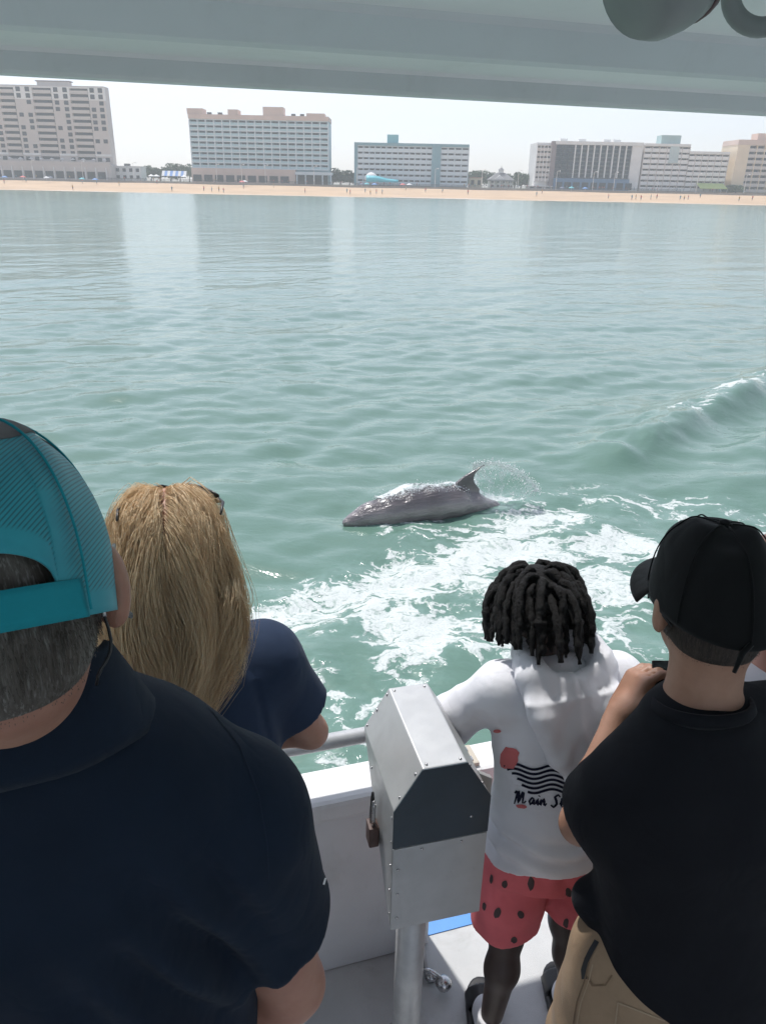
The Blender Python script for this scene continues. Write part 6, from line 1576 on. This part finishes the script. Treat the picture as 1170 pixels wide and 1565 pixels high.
for i in range(rows):
    for j in range(n_): fs.append((i*n_+j, i*n_+(j+1) % n_, (i+1)*n_+(j+1) % n_, (i+1)*n_+j))
o = MB().add(vs, fs).build('crown', m_capk, capD, smooth=True); s_ = o.modifiers.new('thick', 'SOLIDIFY'); s_.thickness = .002
for kq in range(6):
    mb = MB(); mb.tube([capd_pt(kq * PI / 3 + PI / 6 * 0, v, .0022) for v in np.linspace(.02, .97, 20)], .0013, 6); mb.build('seam', m_capk, capD, smooth=True)
mb = MB(); mb.lathe([(.001, 0), (.0085, .001), (.008, .005), (.001, .0075)], 14, capd_pt(0, 1.0, .002)); mb.build('button', m_capk, capD, smooth=True)
vs = []; fs = []
for i in range(10):
    for j in range(29):
        a = -1.25 + 2.5 * j / 28; u = i / 9; b0_ = capd_pt(a, .03, .0); out = fD_[1] * math.cos(a * .5) + fD_[0] * math.sin(a * .5)
        vs.append(b0_ + out * .060 * u * max(.0, math.cos(a * 1.15)) ** .5 - fD_[2] * (.004 + .030 * u * (1 - math.cos(a)) + .008 * u))
for i in range(9):
    for j in range(28): fs.append((i*29+j, i*29+j+1, (i+1)*29+j+1, (i+1)*29+j))
o = MB().add(vs, fs).build('brim', m_capu, capD, smooth=True); o.modifiers.new('thick', 'SOLIDIFY').thickness = .0035
mb = MB(); mb.tube([capd_pt(PI, .06, .003), capd_pt(PI + .12, .0, .004), capd_pt(PI + .2, -.06, .006) - fD_[2] * .016], [.004, .0045, .003], 8); mb.build('strap_end', m_capk, capD, smooth=True)
sgl('sunglasses', HD, fD_, hs, .004, .104, per, bD, m_blk)
# phone held up sideways
m_ph = surf('phone_black', (.01, .01, .011), .25, .3, 20); m_scr = surf('phone_screen', (.012, .016, .018), .08, .4, 8)
pc = at_r(1058, 1040, 1.585); fr_ = np.stack([nz(RR * 1.0 + FW * .05), nz(np.cross(np.cross(RR, FW), RR)), UU])
fx = nz(RR - FW * .05); fz = nz(UU * .97 + FW * .2); fz = nz(fz - fx * (fz @ fx)); fy = np.cross(fz, fx)
pho = tag(empty('phone', tuple(pc)), 'black phone held up sideways by the person in black cap', 'phone')
def phone_box(name, mat, a, b_, c_, ctr, bev):
    mb = MB(); mb.prism([(-a, -b_), (a, -b_), (a, b_), (-a, b_)], fx, fz, fy, ctr, -c_, c_); return mb.build(name, mat, pho, bevel=bev)
phone_box('phone_body', m_ph, .075, .037, .004, V(0, 0, 0), .003)
phone_box('screen', m_scr, .071, .034, .0004, -fy * .0046, .0)
phone_box('camera_bump', m_ph, .012, .014, .001, fy * .0052 + fx * .055 + fz * .018, .001)

# ================= E: person mostly hidden behind the black cap
F_, R_ = heading(-10); k = .95; hs = 1.0
HE = at_r(1190, 902, 1.62); bE = V(HE[0] + .03, HE[1] - .06, DZ)
def pE(r, f, h): return bE + R_ * r + F_ * f + V(0, 0, h)
hE = HE[2] - DZ
JE = dict(H=HE, fr=pitchfr(-25, 15, 0), NB=pE(.0, .0, hE - .175), PV=pE(.0, -.06, hE - .70), SL=pE(-.165, .0, hE - .22), SR=pE(.165, .0, hE - .22), EL=pE(-.22, .15, hE - .48), ER=pE(.22, .15, hE - .48),
    WL=pE(-.14, .34, hE - .55), WR=pE(.14, .34, hE - .55), TL=pE(-.085, -.06, hE - .74), TR=pE(.085, -.06, hE - .74), KL=pE(-.09, 0, .42), KR=pE(.09, 0, .42), AL=pE(-.09, -.04, .085), AR=pE(.09, -.04, .085), OL=pE(-.11, .12, .03), OR=pE(.11, .12, .03))
fE, lo, hi = make_body(JE, k, hs, kB, {'L': (0, R_ * .9 + F_ * .3, -UPV, F_, .5), 'R': (0, -R_ * .9 + F_ * .3, -UPV, F_, .5)})
pe = sdf_obj('person', fE, lo, hi, .007, m_skinE, bE); tag(pe, 'fair-skinned person in white top half hidden behind the black cap', 'person'); eyes(pe, JE, hs, bE)
def shirtE(p):
    d = loft(p, JE['PV'] - V(0, 0, .08), JE['NB'] + V(0, 0, .0), R_, [(0, .185, .15, 0), (.35, .17, .135, 0), (.6, .172, .14, 0), (.84, .165, .115, 0), (.94, .12, .085, 0), (1.0, .08, .07, 0)], 2.3)
    for s, e in ((JE['SR'], JE['ER']), (JE['SL'], JE['EL'])):
        en = s + (e - s) * .55; d = smin(d, smax(chain(p, [s, en + (e - s) * .12], [.07, .076], .02), plane(p, en, e - s), .005), .04); d = smin(d, cone(p, JE['NB'] - V(0, 0, .02), s, .06, .066), .05)
    return d - fold(p - bE.astype(np.float32), (9, 9, 5), .004, 5.0)
sdf_obj('t_shirt', shirtE, bE + V(-.45, -.35, .4), bE + V(.45, .4, hE - .1), .008, m_whiteC, bE, pe)
sdf_obj('shorts', lambda p: np.minimum(loft(p, JE['PV'] - V(0, 0, .1), JE['PV'] + V(0, 0, .0), R_, [(0, .166, .125, .0), (1, .160, .12, .0)]), np.minimum(cone(p, JE['TL'], JE['KL'] + V(0, 0, .08), .092, .09), cone(p, JE['TR'], JE['KR'] + V(0, 0, .08), .092, .09))), bE + V(-.35, -.3, .3), bE + V(.35, .3, .9), .012, m_dkp, bE, pe)
m_hairE = hairmat('ash_hair', (.16, .12, .075), (.10, .075, .05), (.24, .19, .12), 80)
sdf_obj('hair', lambda p: smax(smax(ell(p, HE + (JE['fr'][1] * -.012 + JE['fr'][2] * .022), (.081, .101, .096), JE['fr']), plane(p, HE + JE['fr'][1] * .0, JE['fr'][1]), .01), -plane(p, HE - JE['fr'][0] * .045, JE['fr'][0] + JE['fr'][2] * .3), .008), HE - .14, HE + .15, .006, m_hairE, bE, pe)
for s in 'LR':
    o_, a_ = JE['O' + s], JE['A' + s]; sdf_obj('shoe', lambda p: smax(smin(chain(p, [a_ - V(0, 0, .04) - nz(o_ - a_) * .03, a_ * .5 + o_ * .5 - V(0, 0, .01), o_ + V(0, 0, .01)], [.044, .044, .038]), cone(p, a_ - V(0, 0, .05), a_ - V(0, 0, .02), .046, .046), .02), -plane(p, bE + V(0, 0, .001), UPV), .004), a_ - V(.2, .2, .1), a_ + V(.25, .3, .12), .012, m_canvas, bE, pe)
